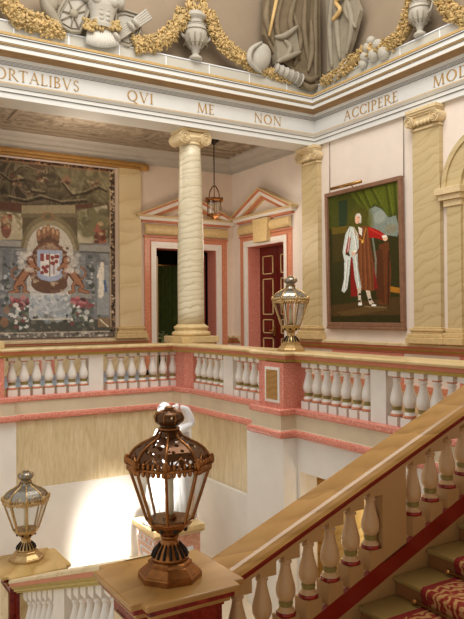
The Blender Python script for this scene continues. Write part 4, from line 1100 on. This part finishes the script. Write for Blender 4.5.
cv.line(P2((262,300),(258,500)), 6, '#3a2210'); cv.line(P2((205,250),(215,330),(213,400)), 7, '#7d8275',.7)
# robes
blob(155,190,60,75,'#4d4a16',.85,.7)
cv.poly(P2((118,325),(150,300),(160,440),(150,470),(118,470)), '#741a14'); cv.poly(P2((185,330),(205,340),(222,440),(190,450)), '#701c18')
cv.poly(P2((150,205),(188,203),(196,260),(206,340),(208,448),(185,452),(152,440),(142,320)), '#683c20')
for x0, x1 in ((160,160),(172,178),(185,196)): cv.line(P2((x0,215),(x1,445)), 5, '#7f4e2c', .6); cv.line(P2((x0+6,215),(x1+7,445)), 3, '#4c2a16', .7)
cv.poly(P2((186,206),(206,210),(228,220),(254,240),(244,258),(215,248),(192,248)), '#8f1c14'); cv.line(P2((195,214),(240,240)), 5, '#b0342a', .8)
cv.poly(P2((104,232),(124,238),(122,300),(98,305)), '#8a1c16')
cv.poly(P2((116,204),(134,206),(150,235),(152,285),(132,318),(118,322),(112,300),(122,250),(112,240),(100,300),(94,340),(86,300),(98,235)), '#aeb4ac')
cv.poly(P2((96,310),(120,320),(112,390),(104,440),(92,456),(80,450),(92,400),(92,350)), '#b4bab4'); cv.poly(P2((126,320),(146,305),(148,360),(160,436),(144,446),(134,400)), '#aab0aa')
for q in ((112,214,94,300),(130,216,142,290),(104,330,92,440),(138,320,150,430),(118,225,108,300)): cv.line(P2(q[:2],q[2:]), 3, '#d8dad2', .8); cv.line(P2((q[0]+5,q[1]),(q[2]+5,q[3])), 2.5, '#7c847e', .8)
cv.line(P2((132,208),(150,250),(168,258),(180,212)), 3, '#a87a2c'); blob(166,262,4,6,'#c79a44')
cv.poly(P2((150,205),(166,212),(164,240),(154,232)), '#c9c4b6')
# head, hands, legs
blob(150,170,12,16,'#b3aea4'); blob(158,180,5,12,'#b3aea4'); blob(147,179,9.5,16,'#c0957a'); blob(144,178,5,9,'#d2ac92',.8); cv.line(P2((142,171),(147,170)), 1.6, '#4a3024'); cv.line(P2((151,170),(156,170)), 1.6, '#4a3024'); cv.line(P2((145,187),(152,187)), 1.4, '#8a4a40'); cv.line(P2((147,173),(145,181)), 1.4, '#a87a64')
blob(250,250,9,10,'#c2a084'); blob(247,243,9,5,'#cfc9bc'); blob(131,306,8,9,'#c2a088'); blob(136,298,7,5,'#d0cabd')
cv.poly(P2((144,440),(158,440),(158,480),(162,498),(148,498)), '#b7ab98'); cv.poly(P2((176,448),(192,448),(198,480),(210,502),(190,500)), '#b7ab98')
for x, y in ((153,462),(152,488),(192,482),(204,499)): blob(x,y,6,4,'#2a2018')
blob(154,500,8,5,'#ddd6c6'); blob(206,504,9,4,'#ddd6c6'); cv.line(P2((170,508),(250,512)), 4, '#7a6a4a', .8)
cv.tone(1.0, 1.22, .01); cv.grain(.03, 9)
py0, py1, pz0, pz1 = 12.09, 9.71, -.27, 2.76
t = thing('framed_portrait', 'tall framed portrait of a standing person in red and brown robes', 'painting', (XR-.06, 10.9, pz0))
ins = .09
pos = [[(XR-.045-.05*(1-v), py0-ins+(py1-py0+2*ins)*u, pz1-ins-(pz1-pz0-2*ins)*v) for u in gu] for v in gv]
obj('canvas', painted_mesh('canvas', pos, cv, M['oil'], t.location), None, t)
b = MB()
def bar(y0, y1, z0, z1, d=.075): 
    xs = lambda z: XR-.02-.05*(z-pz0)/(pz1-pz0)
    b.hexa([(xs(z0)-d,y1,z0),(xs(z0)+.015,y1,z0),(xs(z0)+.015,y0,z0),(xs(z0)-d,y0,z0)], [(xs(z1)-d,y1,z1),(xs(z1)+.015,y1,z1),(xs(z1)+.015,y0,z1),(xs(z1)-d,y0,z1)])
bar(py0, py1, pz1-ins, pz1); bar(py0, py1, pz0, pz0+ins); bar(py0, py0-ins, pz0+ins, pz1-ins); bar(py1+ins, py1, pz0+ins, pz1-ins); bar(py0+.01, py1-.01, pz0-.06, pz0, .085)
fr = obj('frame', b, M['frame_pic'], t, bevel=.012)
for y in (py0-.05, py1+.03):
    b = MB(); b.tube([(XR-.02, y, pz1-.02), (XR-.014, y, 3.95)], .009, 6); obj('hanging_wire', b, M['wire'], t)
t = thing('picture_lamp', 'brass bar lamp above the top left corner of the portrait', 'lamp', (XR-.2, 11.5, 2.85))
pl0, pl1 = on_x(331,189,XR-.28), on_x(361,181.5,XR-.28)
b = MB(); b.tube([tuple(pl0), tuple(pl1)], .035, 10); obj('lamp_tube', b, M['brass'], t)
mid = (pl0+pl1)/2; b = MB(); b.tube([tuple(mid), (XR-.12, mid.y, mid.z+.03), (XR-.04, mid.y, pz1-.03)], .012, 6); obj('arm', b, M['brass'], t)
# ================================================================== plaster trophies above the entablature
YA, XA = 12.60, 10.07
def pb(px, py, d=.06): v = on_y(px, py, YA-d); return Vector((v.x, YA-d, v.z))
def pr_(px, py, d=.06): v = on_x(px, py, XA-d); return Vector((XA-d, v.y, v.z))
rn = random.Random(21)
def smooth_pts(pts, n=5):
    out = []
    for i in range(len(pts)-1):
        p0 = pts[max(i-1,0)]; p1 = pts[i]; p2 = pts[i+1]; p3 = pts[min(i+2,len(pts)-1)]
        for k in range(n):
            t = k/n; out.append(.5*((2*p1)+(p2-p0)*t+(2*p0-5*p1+4*p2-p3)*t*t+(3*p1-p0-3*p2+p3)*t**3))
    return out+[pts[-1]]
def garland(label, f, pts, r, n=260):
    P = smooth_pts([f(x, y, .10) for x, y in pts], 6)
    t = thing('leaf_garland', label, 'garland', P[len(P)//2])
    b = MB(); b.tube(P, [r*.75]*len(P), 10, 0)
    nrm = Vector((0,-1,0)) if f is pb else Vector((-1,0,0))
    for i in range(int(n*1.8)):
        q = rn.random()*(len(P)-1); k = int(q); c = P[k].lerp(P[min(k+1,len(P)-1)], q-k); d = (P[min(k+1,len(P)-1)]-P[max(k-1,0)]).normalized()
        side = d.cross(nrm); a = rn.uniform(-1.35, 1.35); c = c+(side*sin(a)+nrm*cos(a)*.75)*r*rn.uniform(.85,1.12)
        m = Matrix.Rotation(rn.uniform(0,pi),3,nrm) @ Matrix.Rotation(rn.uniform(-.7,.7),3,'Z')
        l = rn.uniform(.03,.07); b.ell(c, (l, l*.32, l*.4), rn.choice((0,0,1)), m, 6, 4)
    obj('leaves', b, [M['goldleaf'], M['gold']], t); return t
garland('gilt leaf garland hanging at the far upper left corner', pb, [(-14,-30),(4,-6),(12,12),(26,22),(42,26),(53,31),(58,29)], .19, 300)
garland('gilt leaf garland between the round shield and the left urn', pb, [(133,46),(143,45),(155,44),(166,38),(176,26),(184,12)], .17, 240)
garland('gilt leaf garland to the right of the left urn', pb, [(207,12),(212,28),(220,42),(232,54),(246,62)], .17, 240)
garland('gilt leaf garland between cannonballs and the right urn', pr_, [(344,70),(356,60),(372,50),(390,46),(404,33),(411,12),(414,-8)], .16, 300)
garland('gilt leaf garland at the far upper right corner', pr_, [(440,-12),(446,3),(454,14),(468,20)], .16, 160)
garland('low gilt leaves spilling along the ledge left of the corner', pb, [(243,64),(258,70),(272,74),(290,80)], .10, 130)

def urn(label, f, x, ybase, ytop, wpx):
    base = f(x, ybase, .12); top = f(x, ytop, .12); H = top.z-base.z
    t = thing('plaster_urn', label, 'urn', base)
    nrm = Vector((0,-1,0)) if f is pb else Vector((-1,0,0)); s = H
    b = MB(); c = (base.x, base.y, base.z)
    pf = [(.15,0),(.16,.03),(.14,.06),(.09,.09),(.07,.14),(.10,.17),(.09,.20),(.17,.27),(.25,.40),(.27,.55),(.25,.68),(.20,.76),(.17,.80),(.19,.84),(.25,.88),(.26,.92),(.20,.95),(.18,1.0)]
    b.lathe([(r*s*.92, z*s) for r, z in pf], 20, c); obj('body', b, M['stone_lt'], t)
    b = MB(); side = Vector((1,0,0)) if f is pb else Vector((0,1,0))
    for sg in (-1, 1):
        b = MB(); b.tube([base+side*sg*.22*s+Vector((0,0,.78*s)), base+side*sg*.36*s+Vector((0,0,.80*s)), base+side*sg*.40*s+Vector((0,0,.66*s)), base+side*sg*.34*s+Vector((0,0,.50*s)), base+side*sg*.25*s+Vector((0,0,.42*s))], .03*s, 7); obj('handle', b, M['stone_lt'], t)
    b = MB(); 
    for z in (.30,.60,.72): b.lathe([(.25*s*.98,z*s-.01),(.275*s*.98,z*s),(.25*s*.98,z*s+.012)], 20, c, cap=False)
    for k in range(12):
        a = 2*pi*k/12; b.tube([(c[0]+r*s*cos(a), c[1]+r*s*sin(a), c[2]+z*s) for r, z in ((.15,.26),(.235,.40),(.25,.50))], .018*s, 5)
    obj('fluting', b, M['stone'], t); return t
urn('grey plaster urn with two handles between the left garlands', pb, 195.5, 60, 13, 30)
urn('grey plaster urn at the upper right between two garlands', pr_, 420, 36, -8, 28)
def foliage(label, f, pts, spread, n):
    t = thing('gilt_foliage', label, 'plaster foliage', f(*pts[0], .12)); b = MB(); P = smooth_pts([f(x, y, .12) for x, y in pts], 4)
    for i in range(n):
        c = rn.choice(P)+Vector((rn.uniform(-spread,spread) if f is pb else rn.uniform(-.06,.02), rn.uniform(-.08,.02) if f is pb else rn.uniform(-spread,spread), rn.uniform(-.08,.08)))
        l = rn.uniform(.05,.10); b.ell(c, (l*.4,l*.4,l), rn.choice((0,1)), Matrix.Rotation(rn.uniform(-.9,.9),3,'Y' if f is pb else 'X'), 6, 4)
    obj('leaves', b, [M['goldleaf'], M['gold']], t)
foliage('gilt leaves rising out of the left urn', pb, [(194,12),(196,4),(198,-8)], .24, 90)

# shields, cuirass, quivers (left trophy)
def shield_poly(label, f, pts, d, mat, bars=True, nm='plaster_shield'):
    P = [f(x, y, d) for x, y in pts]; c = sum(P, Vector())/len(P)
    nrm = Vector((0,-1,0)) if f is pb else Vector((-1,0,0))
    t = thing(nm, label, 'plaster shield', c)
    b = MB(); b.extr([p-nrm*d*.8 for p in P], nrm*d*.8); obj('body', b, mat, t, bevel=.02)
    b = MB(); Q = [c+(p-c)*.94+nrm*.02 for p in P]; b.tube(Q+[Q[0]], .028, 6)
    Q2 = [c+(p-c)*.74+nrm*.015 for p in P]; b.tube(Q2+[Q2[0]], .012, 5)
    if bars:
        for i in range(0, len(P), max(1, len(P)//6)): b.tube([c+nrm*.04, Q2[i]], .014, 5)
        b.ell(c+nrm*.03, (.09,.05,.09) if f is pb else (.05,.09,.09))
    obj('rim', b, M['stone'], t); return t
shield_poly('tilted rectangular plaster shield to the left of the breastplate', pb, [(67,-6),(92,-6),(90,10),(80,34),(70,33),(54,24),(58,10)], .14, M['stone_lt'])
shield_poly('upright plaster shield behind the quiver, right of the breastplate', pb, [(115,11),(124,9),(140,14),(141,30),(136,44),(128,48),(120,45),(114,34)], .10, M['stone_lt'], False)
t = thing('plaster_helmet', 'round crested plaster helmet at the upper left beside the rectangular shield', 'plaster helmet', pb(49,6,.1))
b = MB(); P = smooth_pts([pb(x, y, .1) for x, y in ((42,-10),(46,6),(54,20),(62,28))], 5); b.tube(P, [.05+.07*sin(pi*i/(len(P)-1)) for i in range(len(P))], 10); b.ell(pb(50,2,.12), (.16,.08,.2)); obj('body', b, M['stone'], t)
t = thing('plaster_breastplate', 'grey plaster breastplate with gold belt and pleated skirt', 'plaster armour', pb(100,20,.1))
b = MB(); c0 = pb(101,26,.16); up_ = Vector((.03,0,1))
def torso_ring(h, rx, ry, dx=0): return [(c0.x+dx+rx*cos(2*pi*k/20), c0.y-.02+ry*sin(2*pi*k/20), c0.z+h) for k in range(21)]
rows = [torso_ring(h, rx, ry, h*.06) for h, rx, ry in ((-.06,.24,.15),(.0,.25,.16),(.1,.235,.15),(.22,.25,.16),(.36,.30,.19),(.48,.33,.2),(.58,.31,.18),(.66,.22,.13),(.72,.12,.09))]
b.sweep(rows, 0, True)
for sg in (-1, 1):
    b.ell((c0.x+.03+sg*.14, c0.y-.15, c0.z+.44), (.13,.07,.11)); b.ell((c0.x+.04+sg*.34, c0.y-.02, c0.z+.54), (.11,.12,.16))
    for j in range(3): b.ell((c0.x+.015+sg*.06, c0.y-.15, c0.z+.08+j*.09), (.055,.04,.042))
obj('chest', b, M['stone_lt'], t)
b = MB()
for i in range(12):
    a = pb(90+i*2.1, 26+i*.5, .17+.05*sin(pi*i/11)); e = pb(88+i*2.6, 43+2.5*sin(pi*i/11)+i*.2, .19+.06*sin(pi*i/11)); b.tube([a, a.lerp(e,.6), e], [.045,.055,.06], 8)
obj('pleated_skirt', b, M['skirt'], t)
b = MB(); P = smooth_pts([pb(x, y, .25) for x, y in ((84,24),(92,26),(101,25),(112,28),(118,25))], 5); b.tube(P, .06, 8)
for i in range(60):
    c = rn.choice(P); b.ell(c+Vector((rn.uniform(-.06,.06),-.04,rn.uniform(-.1,.1))), (.05,.03,.03), 0, Matrix.Rotation(rn.uniform(0,pi),3,'Y'), 6, 4)
obj('belt', b, M['goldleaf'], t)
t = thing('plaster_quiver', 'diagonal plaster quiver of rods crossing the upright shield', 'plaster quiver', pb(130,32,.2))
b = MB(); A, E_ = pb(111,41,.2), pb(149,14,.2)
d = (E_-A).normalized(); up = d.cross(Vector((0,-1,0)))
for k in range(-2, 3): b.tube([A+up*k*.03, E_+up*k*.045], .026, 8)
for q in (.12,.5,.62): 
    c = A.lerp(E_,q); b.tube([c-d*.03,c+d*.03], .11, 12)
obj('rods', b, M['stone_lt'], t)
t = thing('plaster_spears', 'crossed plaster spear shafts at the upper left behind the tilted shield', 'plaster spears', pb(56,6,.05))
b = MB(); b.tube([pb(47,-8,.06), pb(72,30,.06)], .022, 6); b.tube([pb(74,-8,.06), pb(46,16,.06)], .022, 6); obj('shafts', b, M['stone'], t)

# corner trophies: helmet, banners, drums, cannonballs
t = thing('plaster_helmet', 'upturned plaster helmet on the ledge left of the corner banners', 'plaster helmet', pb(258,62,.15))
b = MB(); c = pb(260,58,.14); b.ell(c, (.26,.17,.36), 0, Matrix.Rotation(.5,3,'Y'), 16, 9); b.tube(smooth_pts([pb(262,42,.24),(pb(251,50,.26)),pb(250,62,.26),pb(262,73,.22)],5), [.02+.045*sin(pi*i/15) for i in range(16)], 8); obj('body', b, M['stone_lt'], t)
def drapery(label, f, outline, folds, mat, d=.12, nm='plaster_banner'):
    P = [f(x, y, d) for x, y in outline]; c = sum(P, Vector())/len(P); nrm = Vector((0,-1,0)) if f is pb else Vector((-1,0,0))
    t = thing(nm, label, 'plaster banner', c)
    b = MB(); b.extr([p-nrm*d*.9 for p in P], nrm*d*.9)
    for fo in folds:
        Q = smooth_pts([f(x, y, d+.02) for x, y in fo], 6); n = len(Q); b.tube(Q, [.02+.055*sin(pi*(i+.5)/n) for i in range(n)], 8)
    obj('cloth', b, mat, t, bevel=.0); return t
drapery('large brown plaster banner hanging left of the hall corner', pb, [(266,-10),(312,-10),(314,70),(300,78),(288,66),(276,58),(264,34)], [[(270,-8),(266,20),(276,48)],[(284,-8),(276,22),(284,56)],[(298,-8),(290,22),(300,60)],[(306,-8),(304,30),(310,70)],[(292,10),(300,40),(294,66)]], M['stone_dk'])
drapery('square plaster banner with curled edges in front of the brown corner banner', pb, [(276,38),(286,34),(296,28),(300,52),(292,58),(278,62)], [[(275,37),(285,36),(298,26)],[(277,62),(288,57),(301,52)],[(284,40),(290,48),(286,58)]], M['stone'], .24)
drapery('twisted brown plaster drapery right in the hall corner', pb, [(312,-10),(320,-10),(321,86),(312,90),(302,88),(300,76),(308,68)], [[(316,-8),(315,40),(316,84)],[(302,82),(310,88),(319,84)],[(301,76),(310,80),(319,76)],[(311,20),(312,50),(308,72)]], M['stone_dk'], .2)
drapery('tall plaster banner on a pole just right of the hall corner', pr_, [(326,-10),(352,-10),(360,10),(352,40),(344,64),(334,70),(327,72)], [[(332,-8),(330,30),(332,68)],[(338,-8),(337,24),(340,60)],[(344,-8),(352,22),(346,56)],[(351,-8),(346,10),(356,28)]], M['stone'], .12)
t = thing('gilt_spear', 'gilt spear shaft leaning across the left corner banner', 'plaster spear', pb(272,20,.2))
b = MB(); b.tube([pb(278,-8,.24), pb(269,36,.24)], [.05,.03], 8); obj('shaft', b, M['gold'], t)
t = thing('gilt_spear', 'gilt fringe scroll on the banner right of the hall corner', 'plaster scroll', pr_(336,10,.2))
b = MB(); b.tube(smooth_pts([pr_(344,-6,.22),pr_(336,2,.22),pr_(340,10,.22),pr_(333,20,.22)],6), .05, 8); obj('shaft', b, M['gold'], t)
t = thing('plaster_baton', 'ribbed plaster drum lying on the ledge in the corner left side', 'plaster drum', pb(286,72,.2))
b = MB(); A, E_ = pb(276,68,.2), pb(300,80,.2); b.tube([A,E_], [.10,.13], 12)
for q in (0,.2,.4,.6,.8,1): b.tube([A.lerp(E_,q-.02),A.lerp(E_,q+.03)], .12+.03*q, 12)
obj('body', b, M['stone_lt'], t)
balls = [(365,57,.115),(374,55,.13),(384,53,.135),(368,48,.115),(378,45,.12),(371,41,.10),(363,64,.10)]
names = ['lower left','bottom middle','bottom right, largest','middle left','middle right','topmost','small half hidden']
for (x, y, r), nm in zip(balls, names):
    c = pr_(x, y, .16); t = MB(); t.ell((0,0,0), (r,r,r), 0, None, 18, 12)
    o = obj('cannonball', t, M['stone_lt']); o.location = c; tag(o, nm+' grey plaster cannonball in the heap on the right ledge', 'cannonball', 'plaster cannonballs on the ledge')
t = thing('plaster_baton', 'pale plaster baton lying in gilt leaves right of the corner', 'plaster baton', pr_(345,68,.15))
b = MB(); b.tube([pr_(334,80,.16), pr_(350,60,.16)], [.05,.07], 10); obj('body', b, M['stone_lt'], t)
garland('low gilt leaves along the ledge right of the corner', pr_, [(324,82),(336,76),(346,70)], .12, 110)
# ================================================================== statue on its pedestal
SX, SY, SZ = 5.25, 10.75, -3.60
t = thing('statue_pedestal', 'pink and cream stone pedestal with gold cap carrying the white statue', 'pedestal', (SX,SY,LOW))
b = MB(); b.box(SX-.50,SX+.46,SY-.48,SY+.48,SZ-.09,SZ,0); b.box(SX-.48,SX+.48,SY-.44,SY+.44,SZ-.14,SZ-.09,0); b.box(SX-.44,SX+.44,SY-.40,SY+.40,SZ-.17,SZ-.14,1); obj('cap', b, [M['base_gold'], M['cream']], t, bevel=.01)
b = MB(); b.box(SX-.42,SX+.42,SY-.38,SY+.38,LOW+.25,SZ-.17); obj('die', b, M['ped_pink'], t)
b = MB(); b.box(SX-.56,SX+.56,SY-.52,SY+.52,LOW,LOW+.25); obj('plinth', b, M['cream'], t)
b = MB()
for (a, c) in ((-.3,.3),):
    for z0, z1 in ((SZ-.33,SZ-.2),):
        b.box(SX-.43,SX-.42,SY-.34,SY+.34,z0,z0+.015); b.box(SX-.43,SX-.42,SY-.34,SY+.34,z1-.015,z1)
        for q in range(4): b.box(SX-.43,SX-.42,SY-.3+q*.18,SY-.24+q*.18,z0+.035,z1-.035)
for f_ in (0,):
    b.box(SX-.43,SX-.42,SY-.26,SY+.26,SZ-.43,SZ-.40); b.box(SX-.43,SX-.42,SY-.26,SY-.22,SZ-.95,SZ-.43); b.box(SX-.43,SX-.42,SY+.22,SY+.26,SZ-.95,SZ-.43)
    b.box(SX-.43,SX-.42,SY-.16,SY+.16,SZ-.92,SZ-.5)
    b.box(SX-.28,SX+.28,SY-.39,SY-.38,SZ-.95,SZ-.38)
obj('inlay', b, M['marble_white'], t)

def skin_figure(name, verts, edges, radii, mat, parent, sub=2, root=0):
    me = bpy.data.meshes.new(name); me.from_pydata(verts, edges, []); o = bpy.data.objects.new(name, me); COL.objects.link(o)
    sk = o.modifiers.new('skin', 'SKIN'); sk.use_smooth_shade = True
    for i, r in enumerate(radii):
        v = me.skin_vertices[0].data[i]; v.radius = r if isinstance(r, tuple) else (r, r); v.use_root = (i == root)
    s = o.modifiers.new('sub', 'SUBSURF'); s.levels = s.render_levels = sub
    dg = bpy.context.evaluated_depsgraph_get(); m2 = bpy.data.meshes.new_from_object(o.evaluated_get(dg))
    m2.materials.clear(); m2.materials.append(mat)
    for p in m2.polygons: p.use_smooth = True
    bpy.data.objects.remove(o); bpy.data.meshes.remove(me)
    r = bpy.data.objects.new(name, m2); COL.objects.link(r); r.parent = parent; return r
# local frame: figure faces the camera side (-x,-y); built facing -Y then turned
st_ = thing('marble_statue', 'white marble statue of a standing figure with one raised bent arm', 'statue', (SX-.03,SY,SZ), rz=radians(-28))
st_.scale = (1.07,1.07,1.09)
H = 1.0
V = [(0,0,.98),(.02,-.01,1.12),(.03,-.015,1.27),(.02,0,1.42),(.01,-.01,1.52),(-.01,-.03,1.60),   # 0-5 pelvis..neck
     (-.14,-.02,1.42),(-.22,-.10,1.22),(-.18,-.22,1.05),(-.14,-.27,1.02),                             # 6-9 right arm across (viewer left)
     (.20,0,1.45),(.44,.02,1.56),(.34,-.04,1.80),(.22,-.08,1.84),                                 # 10-13 raised arm, elbow out (viewer right)
     (-.10,0,.93),(-.12,-.06,.52),(-.10,.02,.10),(-.12,-.12,.04),                                 # 14-17 leg
     (.11,0,.93),(.15,-.13,.54),(.14,.04,.12),(.18,-.10,.04)]                                      # 18-21 leg
E = [(0,1),(1,2),(2,3),(3,4),(4,5),(3,6),(6,7),(7,8),(8,9),(3,10),(10,11),(11,12),(12,13),(0,14),(14,15),(15,16),(16,17),(0,18),(18,19),(19,20),(20,21)]
Rr = [(.17,.13),(.14,.105),(.165,.12),(.155,.11),.07,.06,.075,.06,.05,.035,.075,.06,.05,.035,.11,.08,.05,.045,.11,.08,.05,.045]
skin_figure('body', V, E, Rr, M['marble_white'], st_)
b = MB(); hc = Vector((-.03,-.04,1.73))
b.ell(hc, (.092,.11,.135), 0, None, 18, 12); b.ell(hc+Vector((0,-.10,-.01)), (.018,.03,.03)); b.ell(hc+Vector((0,-.085,-.09)), (.05,.04,.035))
for sx in (-1,1): b.ell(hc+Vector((sx*.038,-.095,.025)), (.02,.012,.01)); b.ell(hc+Vector((sx*.092,0,-.005)), (.014,.025,.035))
b.ell(hc+Vector((0,-.1,-.055)), (.025,.014,.008))
obj('head', b, M['marble_white'], st_, world=False)
b = MB(); rs_ = random.Random(2)
for i in range(46):
    a = rs_.uniform(0, 2*pi); e = rs_.uniform(.1, 1.5); p = hc+Vector((.10*cos(e)*cos(a), .115*cos(e)*sin(a)+.02, .14*sin(e)+.015))
    if p.y > hc.y-.075 or p.z > hc.z+.07: b.ell(p, (.035,.035,.028), 0, None, 7, 5)
obj('hair', b, M['marble_white'], st_, world=False)
b = MB()
def hand(c, d, sgn):
    c = Vector(c); d = Vector(d).normalized(); s_ = d.cross(Vector((0,0,1))).normalized()
    b.ell(c, (.038,.024,.046), 0, None, 10, 6)
    for k in range(4):
        o = s_*(k-1.5)*.019; l = (.07,.08,.075,.058)[k]
        b.tube([c+o+d*.03, c+o+d*(.03+l*.55)+Vector((0,0,-.008)), c+o+d*(.03+l)+Vector((0,0,-.03))], [.0095,.009,.007], 6)
    b.tube([c+s_*sgn*.03, c+s_*sgn*.055+d*.03, c+s_*sgn*.052+d*.06], [.011,.010,.008], 6)
hand((-.12,-.29,1.02), (.5,-.6,-.2), 1); obj('hand', b, M['marble_white'], st_, world=False)
b = MB(); hand((.17,-.09,1.85), (-1,-.1,.1), 1); obj('hand', b, M['marble_white'], st_, world=False)
b = MB()       # drapery falling from the arm and round the hips to the ground
for i in range(15):
    a = pi*(-.15+1.15*i/14); x, y = .27*cos(a), -.24*sin(a)*.85
    z0 = .98+.10*cos(a*2+.6)
    b.tube([(x*.75,y*.75,z0), (x*.95,y*.95-.02,.72), (x*1.05+.02*sin(i*2.1),y*1.05,.4), (x*1.1+.03*sin(i*1.7),y*1.1,.02)], [.035,.05,.055,.06], 8)
for i in range(5): b.tube([(-.30+i*.13,-.19-.05*sin(i*.8),.90+i*.035), (-.2+i*.11,-.24,.88+i*.05), (0+i*.07,-.2,1.0+i*.03)], [.03,.045,.03], 8)
b.lathe([(.15,.02),(.20,.5),(.19,.9)], 16); b.tube([(.30,.1,1.4),(.34,.12,.9),(.36,.1,.02)], [.06,.1,.13], 10)
obj('drapery', b, M['marble_white'], st_, world=False)
b = MB(); b.lathe([(.42,0),(.42,.05),(.38,.06)], 24); obj('base', b, M['marble_white'], st_, world=False)

# skirting and runner on the gallery floor --------------------------------------
b = MB(); b.box(-2, 7.45, YG-.035, YG, FLOOR, -1.42); b.box(9.8, XR, YG-.035, YG, FLOOR, -1.42)
struct('baseboard_back', b, plain('blue_grey_skirting', '#9ea6b0', .6))
b = MB(); b.box(XR-.035, XR, 1.5, 13.45, FLOOR, -1.42); struct('baseboard_right', b, M['pinkfine'])
t = thing('runner_rug', 'blue grey runner rug on the gallery floor below the tapestry', 'rug', (4.5,15.5,FLOOR))
b = MB(); b.box(1, 7.0, 15.0, 16.1, FLOOR, FLOOR+.015); obj('pile', b, M['blue'], t)

# ================================================================== light
w = bpy.data.worlds.new('world'); SC.world = w; w.use_nodes = True
bg = w.node_tree.nodes['Background']; bg.inputs[0].default_value = (1.0, .965, .92, 1); bg.inputs[1].default_value = .74
def area(name, loc, target, sx, sy, power, col=(1,.95,.88), spread=180):
    l = bpy.data.lights.new(name, 'AREA'); l.shape = 'RECTANGLE'; l.size = sx; l.size_y = sy; l.energy = power; l.color = col; l.spread = radians(spread)
    o = bpy.data.objects.new(name, l); COL.objects.link(o); o.location = loc
    o.rotation_euler = (Vector(target)-Vector(loc)).to_track_quat('-Z', 'Y').to_euler(); return o
def point(name, loc, power, col=(1,.9,.78), r=.5):
    l = bpy.data.lights.new(name, 'POINT'); l.energy = power; l.color = col; l.shadow_soft_size = r
    o = bpy.data.objects.new(name, l); COL.objects.link(o); o.location = loc; return o
area('skylight', (4.5,6.5,9.5), (5.5,8.5,0), 7, 6, 820)
point('gallery_fill', (5.0,14.4,3.4), 60, (1,.86,.7), .6)  # soft fill lamps added to brighten the gallery, not visible fittings
point('gallery_fill', (8.6,14.3,1.9), 50, (1,.86,.7), .6)
# a shaft of daylight from a high window, falling on the back wall behind the foreground lantern
area('sunbeam', (3.6,4.0,5.2), (4.95,12.5,-4.75), .25, .9, 42, (1,.95,.86), 9)
point('recess_fill', (6.8,7.4,-3.2), 14, (1,.9,.72), .15)  # added fill lamp that brightens the gold recess, no fitting in view
SC.view_settings.view_transform = 'Standard'; SC.view_settings.look = 'None'; SC.view_settings.exposure = .06; SC.view_settings.gamma = .95
# lift everything so that the lower floor lies above zero
for o in SC.objects:
    if o.parent is None: o.location.z += EYE
